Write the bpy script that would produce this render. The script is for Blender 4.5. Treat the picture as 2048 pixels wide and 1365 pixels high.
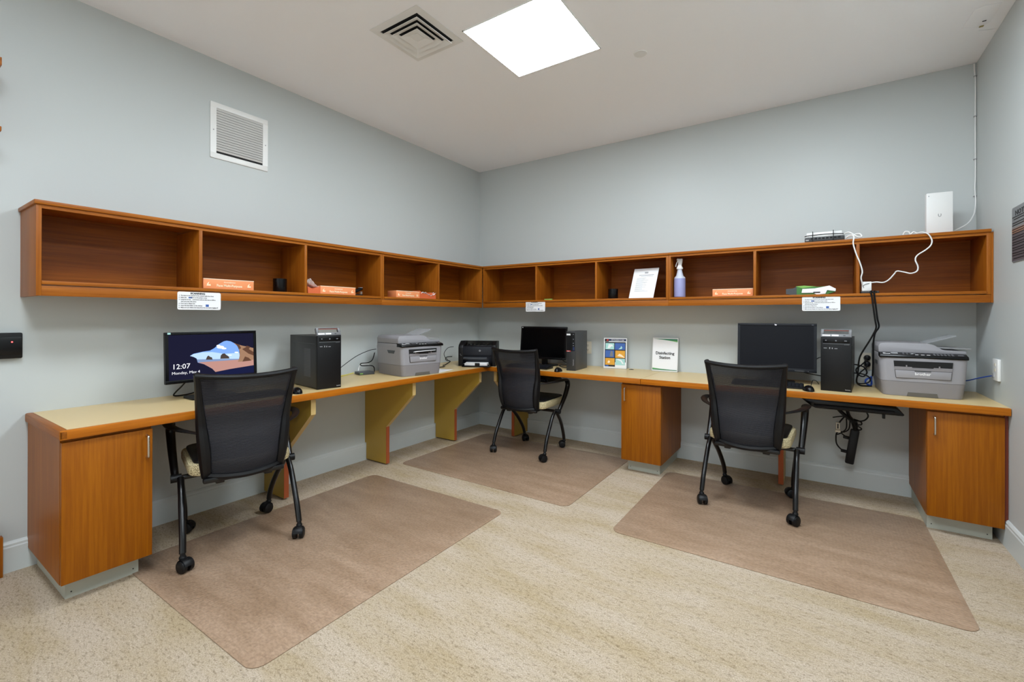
import bpy, bmesh, math, random
from mathutils import Vector, Matrix
random.seed(7)
PI = math.pi
C = bpy.context.scene.collection
SC = bpy.context.scene
for o in list(bpy.data.objects):
    bpy.data.objects.remove(o)

# ------------------------------------------------------------------ camera, world, exposure
W, H = 4.098, 2.90            # room width, ceiling height
YF = -6.6                     # wall behind the camera
cd = bpy.data.cameras.new('camera')
cd.sensor_width = 36.0
cd.lens = 906.34 / 2048 * 36.0
cd.shift_x = (1024 - 1025.53) / 2048
cd.shift_y = (632.02 - 682.5) / 2048
cd.clip_start = 0.05
cam = bpy.data.objects.new('camera', cd)
C.objects.link(cam)
yaw, pitch, roll = -0.5914, 0.0009, 0.0026
f = Vector((math.sin(yaw) * math.cos(pitch), math.cos(yaw) * math.cos(pitch), math.sin(pitch)))
r = Vector((math.cos(yaw), -math.sin(yaw), 0)); u = r.cross(f)
r2 = math.cos(roll) * r + math.sin(roll) * u
u2 = -math.sin(roll) * r + math.cos(roll) * u
m = Matrix((r2, u2, -f)).transposed().to_4x4()
m.translation = Vector((3.2384, -4.1289, 1.2402))
cam.matrix_world = m
SC.camera = cam
wd = bpy.data.worlds.new('world'); SC.world = wd; wd.use_nodes = True
wd.node_tree.nodes['Background'].inputs[0].default_value = (0.92, 0.97, 1.0, 1)
wd.node_tree.nodes['Background'].inputs[1].default_value = 0.8
SC.view_settings.view_transform = 'Standard'
SC.view_settings.look = 'None'
SC.view_settings.gamma = 1.0
SC.view_settings.use_curve_mapping = False
SC.view_settings.exposure = 0.66
LIGHT_POWER = 21.5            # emission of the ceiling troffer diffusers

# ------------------------------------------------------------------ materials
def lin(c):
    out = []
    for v in c[:3]:
        v = v / 255.0
        out.append(v / 12.92 if v <= 0.04045 else ((v + 0.055) / 1.055) ** 2.4)
    return (out[0], out[1], out[2], 1.0)

def mat(name, col, rough=0.5, metal=0.0, spec=0.5, noise=None, bump=None, emit=0.0, coat=0.0, alpha=1.0, trans=0.0):
    """noise=(scale vector, amount) tints the colour; bump=(scale, strength, distance)"""
    m = bpy.data.materials.new(name); m.use_nodes = True
    nt = m.node_tree; b = nt.nodes['Principled BSDF']
    c = lin(col)
    b.inputs['Base Color'].default_value = c
    b.inputs['Roughness'].default_value = rough
    b.inputs['Metallic'].default_value = metal
    b.inputs['Specular IOR Level'].default_value = spec
    b.inputs['Coat Weight'].default_value = coat
    b.inputs['Alpha'].default_value = alpha
    b.inputs['Transmission Weight'].default_value = trans
    if emit:
        b.inputs['Emission Color'].default_value = c
        b.inputs['Emission Strength'].default_value = emit
    if noise or bump:
        tc = nt.nodes.new('ShaderNodeTexCoord')
    if noise:
        sc, amt = noise
        mp = nt.nodes.new('ShaderNodeMapping'); nt.links.new(tc.outputs['Object'], mp.inputs[0])
        mp.inputs['Scale'].default_value = sc
        n = nt.nodes.new('ShaderNodeTexNoise'); n.inputs['Scale'].default_value = 1.0
        n.inputs['Detail'].default_value = 6; n.inputs['Roughness'].default_value = 0.6
        nt.links.new(mp.outputs[0], n.inputs[0])
        rp = nt.nodes.new('ShaderNodeMapRange'); rp.inputs[1].default_value = 0.8; rp.inputs[2].default_value = 0.7
        rp.inputs[3].default_value = 1 - amt; rp.inputs[4].default_value = 1 + amt
        nt.links.new(n.outputs[0], rp.inputs[0])
        mx = nt.nodes.new('ShaderNodeVectorMath'); mx.operation = 'SCALE'
        mx.inputs[0].default_value = c[:3]
        nt.links.new(rp.outputs[0], mx.inputs['Scale'])
        nt.links.new(mx.outputs[0], b.inputs['Base Color'])
    if bump:
        sc, st, di = bump
        n2 = nt.nodes.new('ShaderNodeTexNoise'); n2.inputs['Scale'].default_value = sc; n2.inputs['Detail'].default_value = 3
        nt.links.new(tc.outputs['Object'], n2.inputs[0])
        bp = nt.nodes.new('ShaderNodeBump'); bp.inputs['Strength'].default_value = st; bp.inputs['Distance'].default_value = di
        nt.links.new(n2.outputs[0], bp.inputs['Height']); nt.links.new(bp.outputs[0], b.inputs['Normal'])
    return m

M = {}
M['wall'] = mat('wall_paint', (195, 200, 199), 0.42, spec=0.35, bump=(180, 0.05, 0.001))
M['ceil'] = mat('ceiling_paint', (250, 251, 254), 0.8, spec=0.2)
M['base'] = mat('baseboard_paint', (206, 211, 210), 0.35, spec=0.4)
M['white'] = mat('white_enamel', (236, 236, 234), 0.35)
M['whitep'] = mat('white_plastic', (232, 232, 230), 0.4)
M['dark'] = mat('dark_void', (12, 12, 13), 0.8)
def wood(name, col, axis, amt=0.2, rough=0.42):
    s = {'x': (3.0, 90, 90), 'y': (90, 3.0, 90), 'z': (90, 90, 3.0)}[axis]
    m = mat(name, col, rough, spec=0.22)
    nt = m.node_tree; b = nt.nodes['Principled BSDF']; tc = nt.nodes.new('ShaderNodeTexCoord')
    def nz(sc, det, lo, hi, a):
        mp = nt.nodes.new('ShaderNodeMapping'); nt.links.new(tc.outputs['Object'], mp.inputs[0]); mp.inputs['Scale'].default_value = sc
        n = nt.nodes.new('ShaderNodeTexNoise'); n.inputs['Scale'].default_value = 1; n.inputs['Detail'].default_value = det; n.inputs['Roughness'].default_value = 0.65
        nt.links.new(mp.outputs[0], n.inputs[0])
        r_ = nt.nodes.new('ShaderNodeMapRange'); nt.links.new(n.outputs[0], r_.inputs[0])
        r_.inputs[1].default_value = lo; r_.inputs[2].default_value = hi; r_.inputs[3].default_value = 1 - a; r_.inputs[4].default_value = 1 + a
        return r_.outputs[0]
    g1 = nz(s, 6, 0.36, 0.64, amt)                       # fine grain lines
    g2 = nz(tuple(v * 0.16 for v in s), 3, 0.34, 0.66, amt * 0.55)   # broad figure
    mu = nt.nodes.new('ShaderNodeMath'); mu.operation = 'MULTIPLY'; nt.links.new(g1, mu.inputs[0]); nt.links.new(g2, mu.inputs[1])
    c0 = lin(col); mx = nt.nodes.new('ShaderNodeCombineXYZ')
    for i, p in enumerate((0.85, 1.15, 1.3)):            # darker streaks are redder
        pw = nt.nodes.new('ShaderNodeMath'); pw.operation = 'POWER'; nt.links.new(mu.outputs[0], pw.inputs[0]); pw.inputs[1].default_value = p
        ml = nt.nodes.new('ShaderNodeMath'); ml.operation = 'MULTIPLY'; nt.links.new(pw.outputs[0], ml.inputs[0]); ml.inputs[1].default_value = c0[i]
        nt.links.new(ml.outputs[0], mx.inputs[i])
    nt.links.new(mx.outputs[0], b.inputs['Base Color'])
    return m
M['wx'] = wood('cherry_wood_along', (156, 88, 20), 'x')
M['wy'] = wood('cherry_wood_across', (153, 86, 20), 'y')
M['wz'] = wood('cherry_wood_upright', (153, 86, 20), 'z')
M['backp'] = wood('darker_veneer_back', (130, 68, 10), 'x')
M['doorz'] = wood('cherry_veneer_door', (147, 82, 4), 'z', 0.17, 0.42)
M['edge'] = wood('cherry_edging', (176, 100, 18), 'x', 0.16, 0.38)
M['raw'] = mat('raw_chipped_edge', (150, 72, 34), 0.8, noise=((60, 60, 60), 0.3))
M['lam'] = mat('cream_laminate', (216, 190, 138), 0.34, spec=0.4, noise=((1.5, 1.5, 1.5), 0.02))
M['lamside'] = mat('yellow_laminate', (180, 146, 56), 0.4, noise=((1, 1, 1), 0.03))
M['band'] = mat('pale_edge_band', (206, 176, 116), 0.4)
M['kick'] = mat('painted_toe_kick', (176, 178, 166), 0.5, noise=((3, 3, 3), 0.05))
M['chrome'] = mat('brushed_steel', (205, 200, 190), 0.28, metal=1.0)
M['blk'] = mat('black_plastic', (14, 14, 16), 0.45, spec=0.3)
M['blkg'] = mat('glossy_black_plastic', (8, 8, 10), 0.25, spec=0.3)
M['blkm'] = mat('black_painted_steel', (8, 8, 10), 0.28, spec=0.5)
M['case'] = mat('dark_grey_computer_case', (46, 46, 47), 0.42)
M['casel'] = mat('mid_grey_metal', (66, 68, 71), 0.4)
M['bezel'] = mat('dark_monitor_plastic', (26, 28, 34), 0.45, spec=0.3)
M['scr'] = mat('switched_off_screen', (22, 23, 28), 0.5, spec=0.15)
M['scr2'] = mat('glossy_off_screen', (4, 4, 5), 0.2, spec=0.1)
M['grey'] = mat('silver_grey_plastic', (106, 107, 110), 0.4)
M['grey'] = mat('warm_grey_printer_plastic', (150, 148, 152), 0.42)
M['greyd'] = mat('darker_grey_printer_plastic', (134, 130, 132), 0.45)
M['grip'] = mat('shadowed_grip_plastic', (92, 88, 82), 0.6)
M['greys'] = mat('silver_trim', (158, 158, 160), 0.35)
M['paper'] = mat('white_paper', (240, 239, 240), 0.7)
M['ink'] = mat('black_ink', (25, 25, 28), 0.6)
M['inkg'] = mat('grey_ink', (110, 112, 118), 0.6)
M['orange'] = mat('orange_cardboard', (242, 152, 98), 0.55)
M['oranged'] = mat('dark_orange_cardboard', (214, 104, 58), 0.6)
M['cream'] = mat('cream_card', (252, 226, 190), 0.6)
M['green'] = mat('green_cardboard', (62, 120, 54), 0.55)
M['lime'] = mat('lime_felt', (128, 180, 84), 0.6)
M['red'] = mat('red_print', (190, 45, 40), 0.5)
M['blue'] = mat('blue_cable', (34, 74, 170), 0.4)
M['blue2'] = mat('blue_print', (58, 96, 168), 0.5)
M['navy'] = mat('navy_print', (30, 44, 86), 0.5)
M['gold'] = mat('gold_print', (224, 160, 44), 0.5)
M['aqua'] = mat('pale_aqua_print', (168, 214, 208), 0.5)
M['pgreen'] = mat('leaf_green_print', (112, 176, 104), 0.5)
M['dgreen'] = mat('deep_green_print', (34, 120, 84), 0.5)
M['yellow'] = mat('yellow_cable', (210, 200, 90), 0.5)
M['beige'] = mat('beige_outlet', (222, 214, 196), 0.4)
M['label'] = mat('grey_print', (120, 120, 124), 0.5)
M['smoke'] = mat('clear_grey_plastic', (190, 192, 196), 0.2, alpha=0.55)
M['lilac'] = mat('lilac_cleaning_liquid', (150, 152, 196), 0.25)
M['milky'] = mat('translucent_bottle_neck', (206, 210, 224), 0.3, alpha=0.9)
M['notice'] = mat('grey_sign_face', (120, 122, 124), 0.5)
M['brownp'] = mat('brown_sign_stripe', (150, 112, 92), 0.5)
M['plum'] = mat('dark_sign_stripe', (92, 84, 88), 0.5)
M['redwood'] = mat('red_brown_edge', (118, 46, 22), 0.5)

def emis(name, col, s):
    m = bpy.data.materials.new(name); m.use_nodes = True; nt = m.node_tree
    nt.nodes.remove(nt.nodes['Principled BSDF'])
    e = nt.nodes.new('ShaderNodeEmission'); e.inputs[0].default_value = lin(col); e.inputs[1].default_value = s
    nt.links.new(e.outputs[0], nt.nodes['Material Output'].inputs[0]); return m
M['light'] = emis('lit_diffuser', (236, 247, 255), LIGHT_POWER)
M['led'] = emis('red_indicator', (255, 60, 60), 6)
for k, c in dict(e_navy=(26, 26, 46), e_sky=(120, 160, 226), e_sky2=(176, 204, 238), e_cloud=(238, 242, 250), e_sand=(176, 132, 122),
                 e_sea=(120, 140, 176), e_rock=(70, 60, 56), e_rockl=(150, 116, 92), e_rockd=(92, 64, 50), e_white=(235, 235, 240),
                 e_foot=(24, 28, 60)).items():
    M[k] = emis('screen_' + k[2:], c, 0.85)

# carpet: looped beige pile with pale and dark flecks and soft vacuum stripes
def carpet():
    m = bpy.data.materials.new('beige_carpet'); m.use_nodes = True; nt = m.node_tree; b = nt.nodes['Principled BSDF']
    b.inputs['Roughness'].default_value = 0.95; b.inputs['Specular IOR Level'].default_value = 0.1
    tc = nt.nodes.new('ShaderNodeTexCoord')
    def noise(sc, detail, rot=0, rough=0.6):
        mp = nt.nodes.new('ShaderNodeMapping'); mp.inputs['Scale'].default_value = sc; mp.inputs['Rotation'].default_value = (0, 0, rot)
        nt.links.new(tc.outputs['Object'], mp.inputs[0])
        n = nt.nodes.new('ShaderNodeTexNoise'); n.inputs['Scale'].default_value = 1; n.inputs['Detail'].default_value = detail
        n.inputs['Roughness'].default_value = rough
        nt.links.new(mp.outputs[0], n.inputs[0]); return n
    fine = noise((190, 190, 190), 5, 0, 0.75)
    mid = noise((40, 95, 40), 5, 0.5, 0.75)
    big = noise((1.5, 6.5, 1), 5, 0.95, 0.65)
    def ramp(n, stops):
        rp = nt.nodes.new('ShaderNodeValToRGB'); nt.links.new(n.outputs[0], rp.inputs[0])
        el = rp.color_ramp.elements
        el[0].position, el[0].color = stops[0][0], lin(stops[0][1]); el[1].position, el[1].color = stops[-1][0], lin(stops[-1][1])
        for p, c in stops[1:-1]:
            e = el.new(p); e.color = lin(c)
        return rp
    r1 = ramp(fine, [(0.32, (140, 124, 104)), (0.43, (206, 190, 168)), (0.57, (224, 210, 190)), (0.70, (250, 242, 230))])
    r2 = ramp(mid, [(0.34, (196, 190, 182)), (0.48, (248, 246, 244)), (0.7, (255, 255, 255))])
    r3 = ramp(big, [(0.34, (226, 218, 200)), (0.60, (244, 241, 240))])
    mx = nt.nodes.new('ShaderNodeMix'); mx.data_type = 'RGBA'; mx.blend_type = 'MULTIPLY'; mx.inputs[0].default_value = 1
    nt.links.new(r1.outputs[0], mx.inputs[6]); nt.links.new(r2.outputs[0], mx.inputs[7])
    mx2 = nt.nodes.new('ShaderNodeMix'); mx2.data_type = 'RGBA'; mx2.blend_type = 'MULTIPLY'; mx2.inputs[0].default_value = 1
    nt.links.new(mx.outputs[2], mx2.inputs[6]); nt.links.new(r3.outputs[0], mx2.inputs[7])
    nt.links.new(mx2.outputs[2], b.inputs['Base Color'])
    bp = nt.nodes.new('ShaderNodeBump'); bp.inputs['Strength'].default_value = 0.8; bp.inputs['Distance'].default_value = 0.006
    nt.links.new(fine.outputs[0], bp.inputs['Height']); nt.links.new(bp.outputs[0], b.inputs['Normal'])
    return m
M['carpet'] = carpet()

# chair mat: brown tinted vinyl, fine pebble with rows of small studs
def matmat():
    m = mat('tinted_vinyl_mat', (158, 130, 108), 0.40, spec=0.35)
    nt = m.node_tree; b = nt.nodes['Principled BSDF']
    tc = nt.nodes.new('ShaderNodeTexCoord')
    prev = None
    for sc, rt, rgh, stops in (((2.2, 9, 2), 0.9, 0.65, ((0.34, (158, 130, 105)), (0.66, (182, 154, 130)))), ((55, 110, 55), 0.9, 0.7, ((0.36, (214, 212, 210)), (0.55, (244, 243, 242)), (0.68, (255, 255, 255))))):
        mp = nt.nodes.new('ShaderNodeMapping'); mp.inputs['Scale'].default_value = sc; mp.inputs['Rotation'].default_value = (0, 0, rt)
        nt.links.new(tc.outputs['Object'], mp.inputs[0])
        nn = nt.nodes.new('ShaderNodeTexNoise'); nn.inputs['Scale'].default_value = 1; nn.inputs['Detail'].default_value = 5; nn.inputs['Roughness'].default_value = rgh
        nt.links.new(mp.outputs[0], nn.inputs[0])
        rp = nt.nodes.new('ShaderNodeValToRGB'); nt.links.new(nn.outputs[0], rp.inputs[0]); el = rp.color_ramp.elements
        el[0].position, el[0].color = stops[0][0], lin(stops[0][1]); el[1].position, el[1].color = stops[-1][0], lin(stops[-1][1])
        for p_, c_ in stops[1:-1]:
            e_ = el.new(p_); e_.color = lin(c_)
        if prev is None: prev = rp.outputs[0]
        else:
            mx = nt.nodes.new('ShaderNodeMix'); mx.data_type = 'RGBA'; mx.blend_type = 'MULTIPLY'; mx.inputs[0].default_value = 1
            nt.links.new(prev, mx.inputs[6]); nt.links.new(rp.outputs[0], mx.inputs[7]); nt.links.new(mx.outputs[2], b.inputs['Base Color'])
    v = nt.nodes.new('ShaderNodeTexVoronoi'); v.inputs['Scale'].default_value = 62; v.inputs['Randomness'].default_value = 0.25
    nt.links.new(tc.outputs['Object'], v.inputs[0])
    n = nt.nodes.new('ShaderNodeTexNoise'); n.inputs['Scale'].default_value = 70; n.inputs['Detail'].default_value = 4
    nt.links.new(tc.outputs['Object'], n.inputs[0])
    ad = nt.nodes.new('ShaderNodeMath'); ad.operation = 'SUBTRACT'; nt.links.new(n.outputs[0], ad.inputs[0]); nt.links.new(v.outputs['Distance'], ad.inputs[1])
    bp = nt.nodes.new('ShaderNodeBump'); bp.inputs['Strength'].default_value = 0.5; bp.inputs['Distance'].default_value = 0.004
    nt.links.new(ad.outputs[0], bp.inputs['Height']); nt.links.new(bp.outputs[0], b.inputs['Normal'])
    return m
M['mat'] = matmat()

# mesh weave of the chair backs: ribbed dark yarn with small openings
def meshmat():
    m = bpy.data.materials.new('black_mesh_weave'); m.use_nodes = True; nt = m.node_tree; b = nt.nodes['Principled BSDF']
    b.inputs['Base Color'].default_value = lin((36, 36, 42)); b.inputs['Roughness'].default_value = 0.6; b.inputs['Specular IOR Level'].default_value = 0.3
    tc = nt.nodes.new('ShaderNodeTexCoord')
    w = nt.nodes.new('ShaderNodeTexWave'); w.bands_direction = 'Z'; w.inputs['Scale'].default_value = 48
    w.inputs['Distortion'].default_value = 1.2; w.inputs['Detail'].default_value = 2; w.inputs['Detail Scale'].default_value = 3
    nt.links.new(tc.outputs['Object'], w.inputs[0])
    w2 = nt.nodes.new('ShaderNodeTexWave'); w2.bands_direction = 'X'; w2.inputs['Scale'].default_value = 55
    nt.links.new(tc.outputs['Object'], w2.inputs[0])
    bp = nt.nodes.new('ShaderNodeBump'); bp.inputs['Strength'].default_value = 0.7; bp.inputs['Distance'].default_value = 0.003
    nt.links.new(w.outputs[1], bp.inputs['Height']); nt.links.new(bp.outputs[0], b.inputs['Normal'])
    mu = nt.nodes.new('ShaderNodeMath'); mu.operation = 'MULTIPLY'; nt.links.new(w.outputs[1], mu.inputs[0]); nt.links.new(w2.outputs[1], mu.inputs[1])
    mr = nt.nodes.new('ShaderNodeMapRange'); mr.inputs[1].default_value = 0.0; mr.inputs[2].default_value = 0.35
    mr.inputs[3].default_value = 0.89; mr.inputs[4].default_value = 1.0
    nt.links.new(mu.outputs[0], mr.inputs[0]); nt.links.new(mr.outputs[0], b.inputs['Alpha'])
    return m
M['mesh'] = meshmat()
# speckled cream and brown upholstery
def upholstery():
    m = mat('speckled_cream_fabric', (200, 186, 148), 0.9)
    nt = m.node_tree; b = nt.nodes['Principled BSDF']
    tc = nt.nodes.new('ShaderNodeTexCoord'); v = nt.nodes.new('ShaderNodeTexNoise'); v.inputs['Scale'].default_value = 210; v.inputs['Detail'].default_value = 3
    nt.links.new(tc.outputs['Object'], v.inputs[0])
    rp = nt.nodes.new('ShaderNodeValToRGB'); rp.color_ramp.elements[0].position = 0.42; rp.color_ramp.elements[0].color = lin((138, 122, 88))
    rp.color_ramp.elements[1].position = 0.56; rp.color_ramp.elements[1].color = lin((216, 202, 160))
    nt.links.new(v.outputs[0], rp.inputs[0]); nt.links.new(rp.outputs[0], b.inputs['Base Color'])
    return m
M['uph'] = upholstery()
# perforated steel: the ventilated patch of the tower's side
def perf():
    m = mat('perforated_dark_steel', (44, 44, 45), 0.45)
    nt = m.node_tree; b = nt.nodes['Principled BSDF']
    tc = nt.nodes.new('ShaderNodeTexCoord'); v = nt.nodes.new('ShaderNodeTexVoronoi'); v.inputs['Scale'].default_value = 95; v.inputs['Randomness'].default_value = 0.0
    nt.links.new(tc.outputs['Object'], v.inputs[0])
    rp = nt.nodes.new('ShaderNodeValToRGB'); rp.color_ramp.elements[0].position = 0.34; rp.color_ramp.elements[0].color = lin((5, 5, 5))
    rp.color_ramp.elements[1].position = 0.42; rp.color_ramp.elements[1].color = lin((74, 74, 76))
    nt.links.new(v.outputs['Distance'], rp.inputs[0]); nt.links.new(rp.outputs[0], b.inputs['Base Color'])
    return m
M['perf'] = perf()

# ------------------------------------------------------------------ mesh helpers
class MB:
    def __init__(s): s.bm = bmesh.new()
    def _join(s, t, mtx=None):
        me = bpy.data.meshes.new('t'); t.to_mesh(me); t.free()
        if mtx: me.transform(mtx)
        s.bm.from_mesh(me); bpy.data.meshes.remove(me)
    def box(s, x0, x1, y0, y1, z0, z1, bev=0.0, seg=2, mtx=None):
        t = bmesh.new(); bmesh.ops.create_cube(t, size=1)
        for v in t.verts:
            v.co = Vector(((x0 + x1) / 2 + v.co.x * (x1 - x0), (y0 + y1) / 2 + v.co.y * (y1 - y0), (z0 + z1) / 2 + v.co.z * (z1 - z0)))
        if bev: bmesh.ops.bevel(t, geom=list(t.edges), offset=bev, segments=seg, affect='EDGES', profile=0.5)
        s._join(t, mtx); return s
    def prism(s, poly, axis, a, b, bev=0.0, mtx=None):
        """poly: 2-D outline in the plane across axis ('x': (y,z), 'y': (x,z), 'z': (x,y))"""
        t = bmesh.new()
        def P(p, k): return {'x': (k, p[0], p[1]), 'y': (p[0], k, p[1]), 'z': (p[0], p[1], k)}[axis]
        A = [t.verts.new(P(p, a)) for p in poly]; B = [t.verts.new(P(p, b)) for p in poly]
        t.faces.new(A); t.faces.new(B[::-1])
        n = len(poly)
        for i in range(n): t.faces.new((A[i], B[i], B[(i + 1) % n], A[(i + 1) % n]))
        bmesh.ops.recalc_face_normals(t, faces=list(t.faces))
        if bev: bmesh.ops.bevel(t, geom=list(t.edges), offset=bev, segments=2, affect='EDGES', profile=0.5)
        s._join(t, mtx); return s
    def lathe(s, prof, c=(0, 0, 0), seg=24, axis='z', arc=None):
        t = bmesh.new(); rings = []
        for (rr, z) in prof:
            ring = []
            for i in range(seg):
                a = 2 * PI * i / seg
                p = {'z': (rr * math.cos(a), rr * math.sin(a), z), 'x': (z, rr * math.cos(a), rr * math.sin(a)), 'y': (rr * math.cos(a), z, rr * math.sin(a))}[axis]
                ring.append(t.verts.new(Vector(p) + Vector(c)))
            rings.append(ring)
        for a, b in zip(rings, rings[1:]):
            for i in range(seg): t.faces.new((a[i], a[(i + 1) % seg], b[(i + 1) % seg], b[i]))
        t.faces.new(rings[0][::-1]); t.faces.new(rings[-1])
        bmesh.ops.recalc_face_normals(t, faces=list(t.faces))
        s._join(t); return s
    def cyl(s, p0, p1, r0, r1=None, seg=16): return s.tube([p0, p1], r0, seg=seg, smooth=0, rad=[r0, r0 if r1 is None else r1])
    def tube(s, pts, rad0, seg=8, smooth=6, rad=None, flat=1.0, up=(0, 0, 1)):
        pts = [Vector(p) for p in pts]
        rads = rad if rad else [rad0] * len(pts)
        if smooth and len(pts) > 2:
            q = []; rq = []
            for i in range(len(pts) - 1):
                p0 = pts[max(i - 1, 0)]; p1 = pts[i]; p2 = pts[i + 1]; p3 = pts[min(i + 2, len(pts) - 1)]
                for k in range(smooth):
                    t = k / smooth
                    q.append(0.5 * ((2 * p1) + (p2 - p0) * t + (2 * p0 - 5 * p1 + 4 * p2 - p3) * t * t + (3 * p1 - p0 - 3 * p2 + p3) * t ** 3))
                    rq.append(rads[i] * (1 - t) + rads[i + 1] * t)
            q.append(pts[-1]); rq.append(rads[-1]); pts, rads = q, rq
        t = bmesh.new(); rings = []
        nrm = None
        for i, p in enumerate(pts):
            d = (pts[min(i + 1, len(pts) - 1)] - pts[max(i - 1, 0)])
            if d.length < 1e-9: d = Vector((0, 0, 1))
            d.normalize()
            if nrm is None:
                nrm = Vector(up) - d * d.dot(Vector(up))
                if nrm.length < 1e-3: nrm = Vector((1, 0, 0)) - d * d.x
                if nrm.length < 1e-3: nrm = Vector((0, 1, 0)) - d * d.y
            else: nrm = nrm - d * d.dot(nrm)
            nrm.normalize(); bi = d.cross(nrm)
            rings.append([t.verts.new(p + rads[i] * (math.cos(2 * PI * k / seg) * nrm * flat + math.sin(2 * PI * k / seg) * bi)) for k in range(seg)])
        for a, b in zip(rings, rings[1:]):
            for i in range(seg): t.faces.new((a[i], a[(i + 1) % seg], b[(i + 1) % seg], b[i]))
        t.faces.new(rings[0][::-1]); t.faces.new(rings[-1])
        bmesh.ops.recalc_face_normals(t, faces=list(t.faces))
        s._join(t); return s
    def grid(s, fn, nu, nv, thick=0.0):
        t = bmesh.new()
        V = [[t.verts.new(fn(i / nu, j / nv)) for j in range(nv + 1)] for i in range(nu + 1)]
        for i in range(nu):
            for j in range(nv): t.faces.new((V[i][j], V[i + 1][j], V[i + 1][j + 1], V[i][j + 1]))
        bmesh.ops.recalc_face_normals(t, faces=list(t.faces))
        if thick: bmesh.ops.solidify(t, geom=list(t.faces), thickness=thick)
        s._join(t); return s
    def quad(s, pts):
        t = bmesh.new(); t.faces.new([t.verts.new(p) for p in pts]); s._join(t); return s

def finish(mb, name, m, parent=None, label=None, smooth=True, world=False, kind=None):
    me = bpy.data.meshes.new(name); mb.bm.to_mesh(me); mb.bm.free()
    me.materials.append(m if not isinstance(m, str) else M[m])
    if smooth:
        for p in me.polygons: p.use_smooth = True
        try: me.set_sharp_from_angle(angle=math.radians(35))
        except Exception: pass
    o = bpy.data.objects.new(name, me); C.objects.link(o)
    if parent:
        o.parent = parent
        if world: o.matrix_parent_inverse = TM[parent.name].inverted()
    if label: o['label'] = label
    if kind: o['kind'] = kind
    return o
TM = {}
def thing(name, label, cat, loc=(0, 0, 0), rz=0.0, group=None):
    o = bpy.data.objects.new(name, None); C.objects.link(o); o.empty_display_size = 0.05
    o.location = loc; o.rotation_euler = (0, 0, rz)
    TM[o.name] = Matrix.Translation(Vector(loc)) @ Matrix.Rotation(rz, 4, 'Z')
    o['label'] = label; o['category'] = cat
    if group: o['group'] = group
    return o
def tag(o, label, cat, group=None):
    o['label'] = label; o['category'] = cat
    if group: o['group'] = group
    return o
def struct(name, mb, m, smooth=False):
    o = finish(mb, name, m, smooth=smooth); o['kind'] = 'structure'; return o
_mp = {}
def text(name, s, size, m, parent, loc, rot=(PI / 2, 0, 0), align='CENTER', bold=0.0, sx=1.0, label=None, depth=0.0003, shear=0.0):
    cu = bpy.data.curves.new('t', 'FONT'); cu.body = s; cu.size = size; cu.align_x = align; cu.extrude = depth
    cu.offset = bold; cu.resolution_u = 2; cu.shear = shear
    to = bpy.data.objects.new('t', cu); C.objects.link(to)
    dg = bpy.context.evaluated_depsgraph_get(); dg.update()
    me = bpy.data.meshes.new_from_object(to.evaluated_get(dg))
    bpy.data.objects.remove(to); bpy.data.curves.remove(cu)
    me.name = name; me.materials.clear(); me.materials.append(M[m])
    o = bpy.data.objects.new(name, me); C.objects.link(o)
    o.location = loc; o.rotation_euler = rot; o.scale = (sx, 1, 1)
    if parent: o.parent = parent
    if label: o['label'] = label
    return o
def copy_tree(o, parent=None):
    c = o.copy(); C.objects.link(c)
    if parent: c.parent = parent
    for ch in list(o.children): copy_tree(ch, c)
    return c
def rrect(x0, x1, y0, y1, rad, n=5):
    P = []
    for cx, cy, a0 in ((x1 - rad, y1 - rad, 0), (x0 + rad, y1 - rad, 90), (x0 + rad, y0 + rad, 180), (x1 - rad, y0 + rad, 270)):
        for k in range(n + 1):
            a = math.radians(a0 + 90 * k / n); P.append((cx + rad * math.cos(a), cy + rad * math.sin(a)))
    return P

# ------------------------------------------------------------------ room shell
T = 0.1
struct('floor', MB().box(-T, W + T, YF - T, T, -0.1, 0), 'carpet')
struct('ceiling', MB().box(-T, W + T, YF - T, T, H, H + 0.1), 'ceil')
struct('wall_left', MB().box(-T, 0, YF - T, T, 0, H), 'wall')
struct('wall_back', MB().box(0, W, 0, T, 0, H), 'wall')
struct('wall_right', MB().box(W, W + T, YF - T, T, 0, H), 'wall')
wf = MB().box(0, 0.35, YF - T, YF, 0, H).box(W - 0.35, W, YF - T, YF, 0, H).box(0.35, W - 0.35, YF - T, YF, 2.45, H)
struct('wall_front', wf, 'wall')   # unseen wide opening, made up so world light fills the room
BBP = [(0, 0), (0.016, 0), (0.016, 0.118), (0.013, 0.124), (0.013, 0.134), (0.006, 0.143), (0, 0.146)]
struct('baseboard_left', MB().prism([(x, z) for x, z in BBP], 'y', YF, 0), 'base')
struct('baseboard_back', MB().prism([(-x, z) for x, z in BBP], 'x', 0.016, W - 0.016), 'base')
struct('baseboard_right', MB().prism([(W - x, z) for x, z in BBP], 'y', YF, 0), 'base')

# ------------------------------------------------------------------ ceiling lights
LG = 'square ceiling lights'
def troffer(cx, cy, label):
    t = thing('ceiling_light', label, 'ceiling light', (cx, cy, H), 0, LG)
    s = 0.302
    fr = MB()
    for a in (0, 1, 2, 3):
        mtx = Matrix.Rotation(a * PI / 2, 4, 'Z')
        fr.box(-s, s, s - 0.006, s, -0.006, 0.0, mtx=mtx)
    finish(fr, 'frame', 'white', t)
    finish(MB().box(-s + 0.006, s - 0.006, -s + 0.006, s - 0.006, -0.005, -0.001), 'diffuser', 'light', t, smooth=False)
troffer(1.825, -1.808, 'square glowing ceiling light beside the air diffuser')
troffer(3.27, -1.83, 'square ceiling light right of the one by the air diffuser')
troffer(1.825, -3.95, 'square ceiling light behind the camera on the left')
troffer(3.27, -3.95, 'square ceiling light behind the camera on the right')

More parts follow.
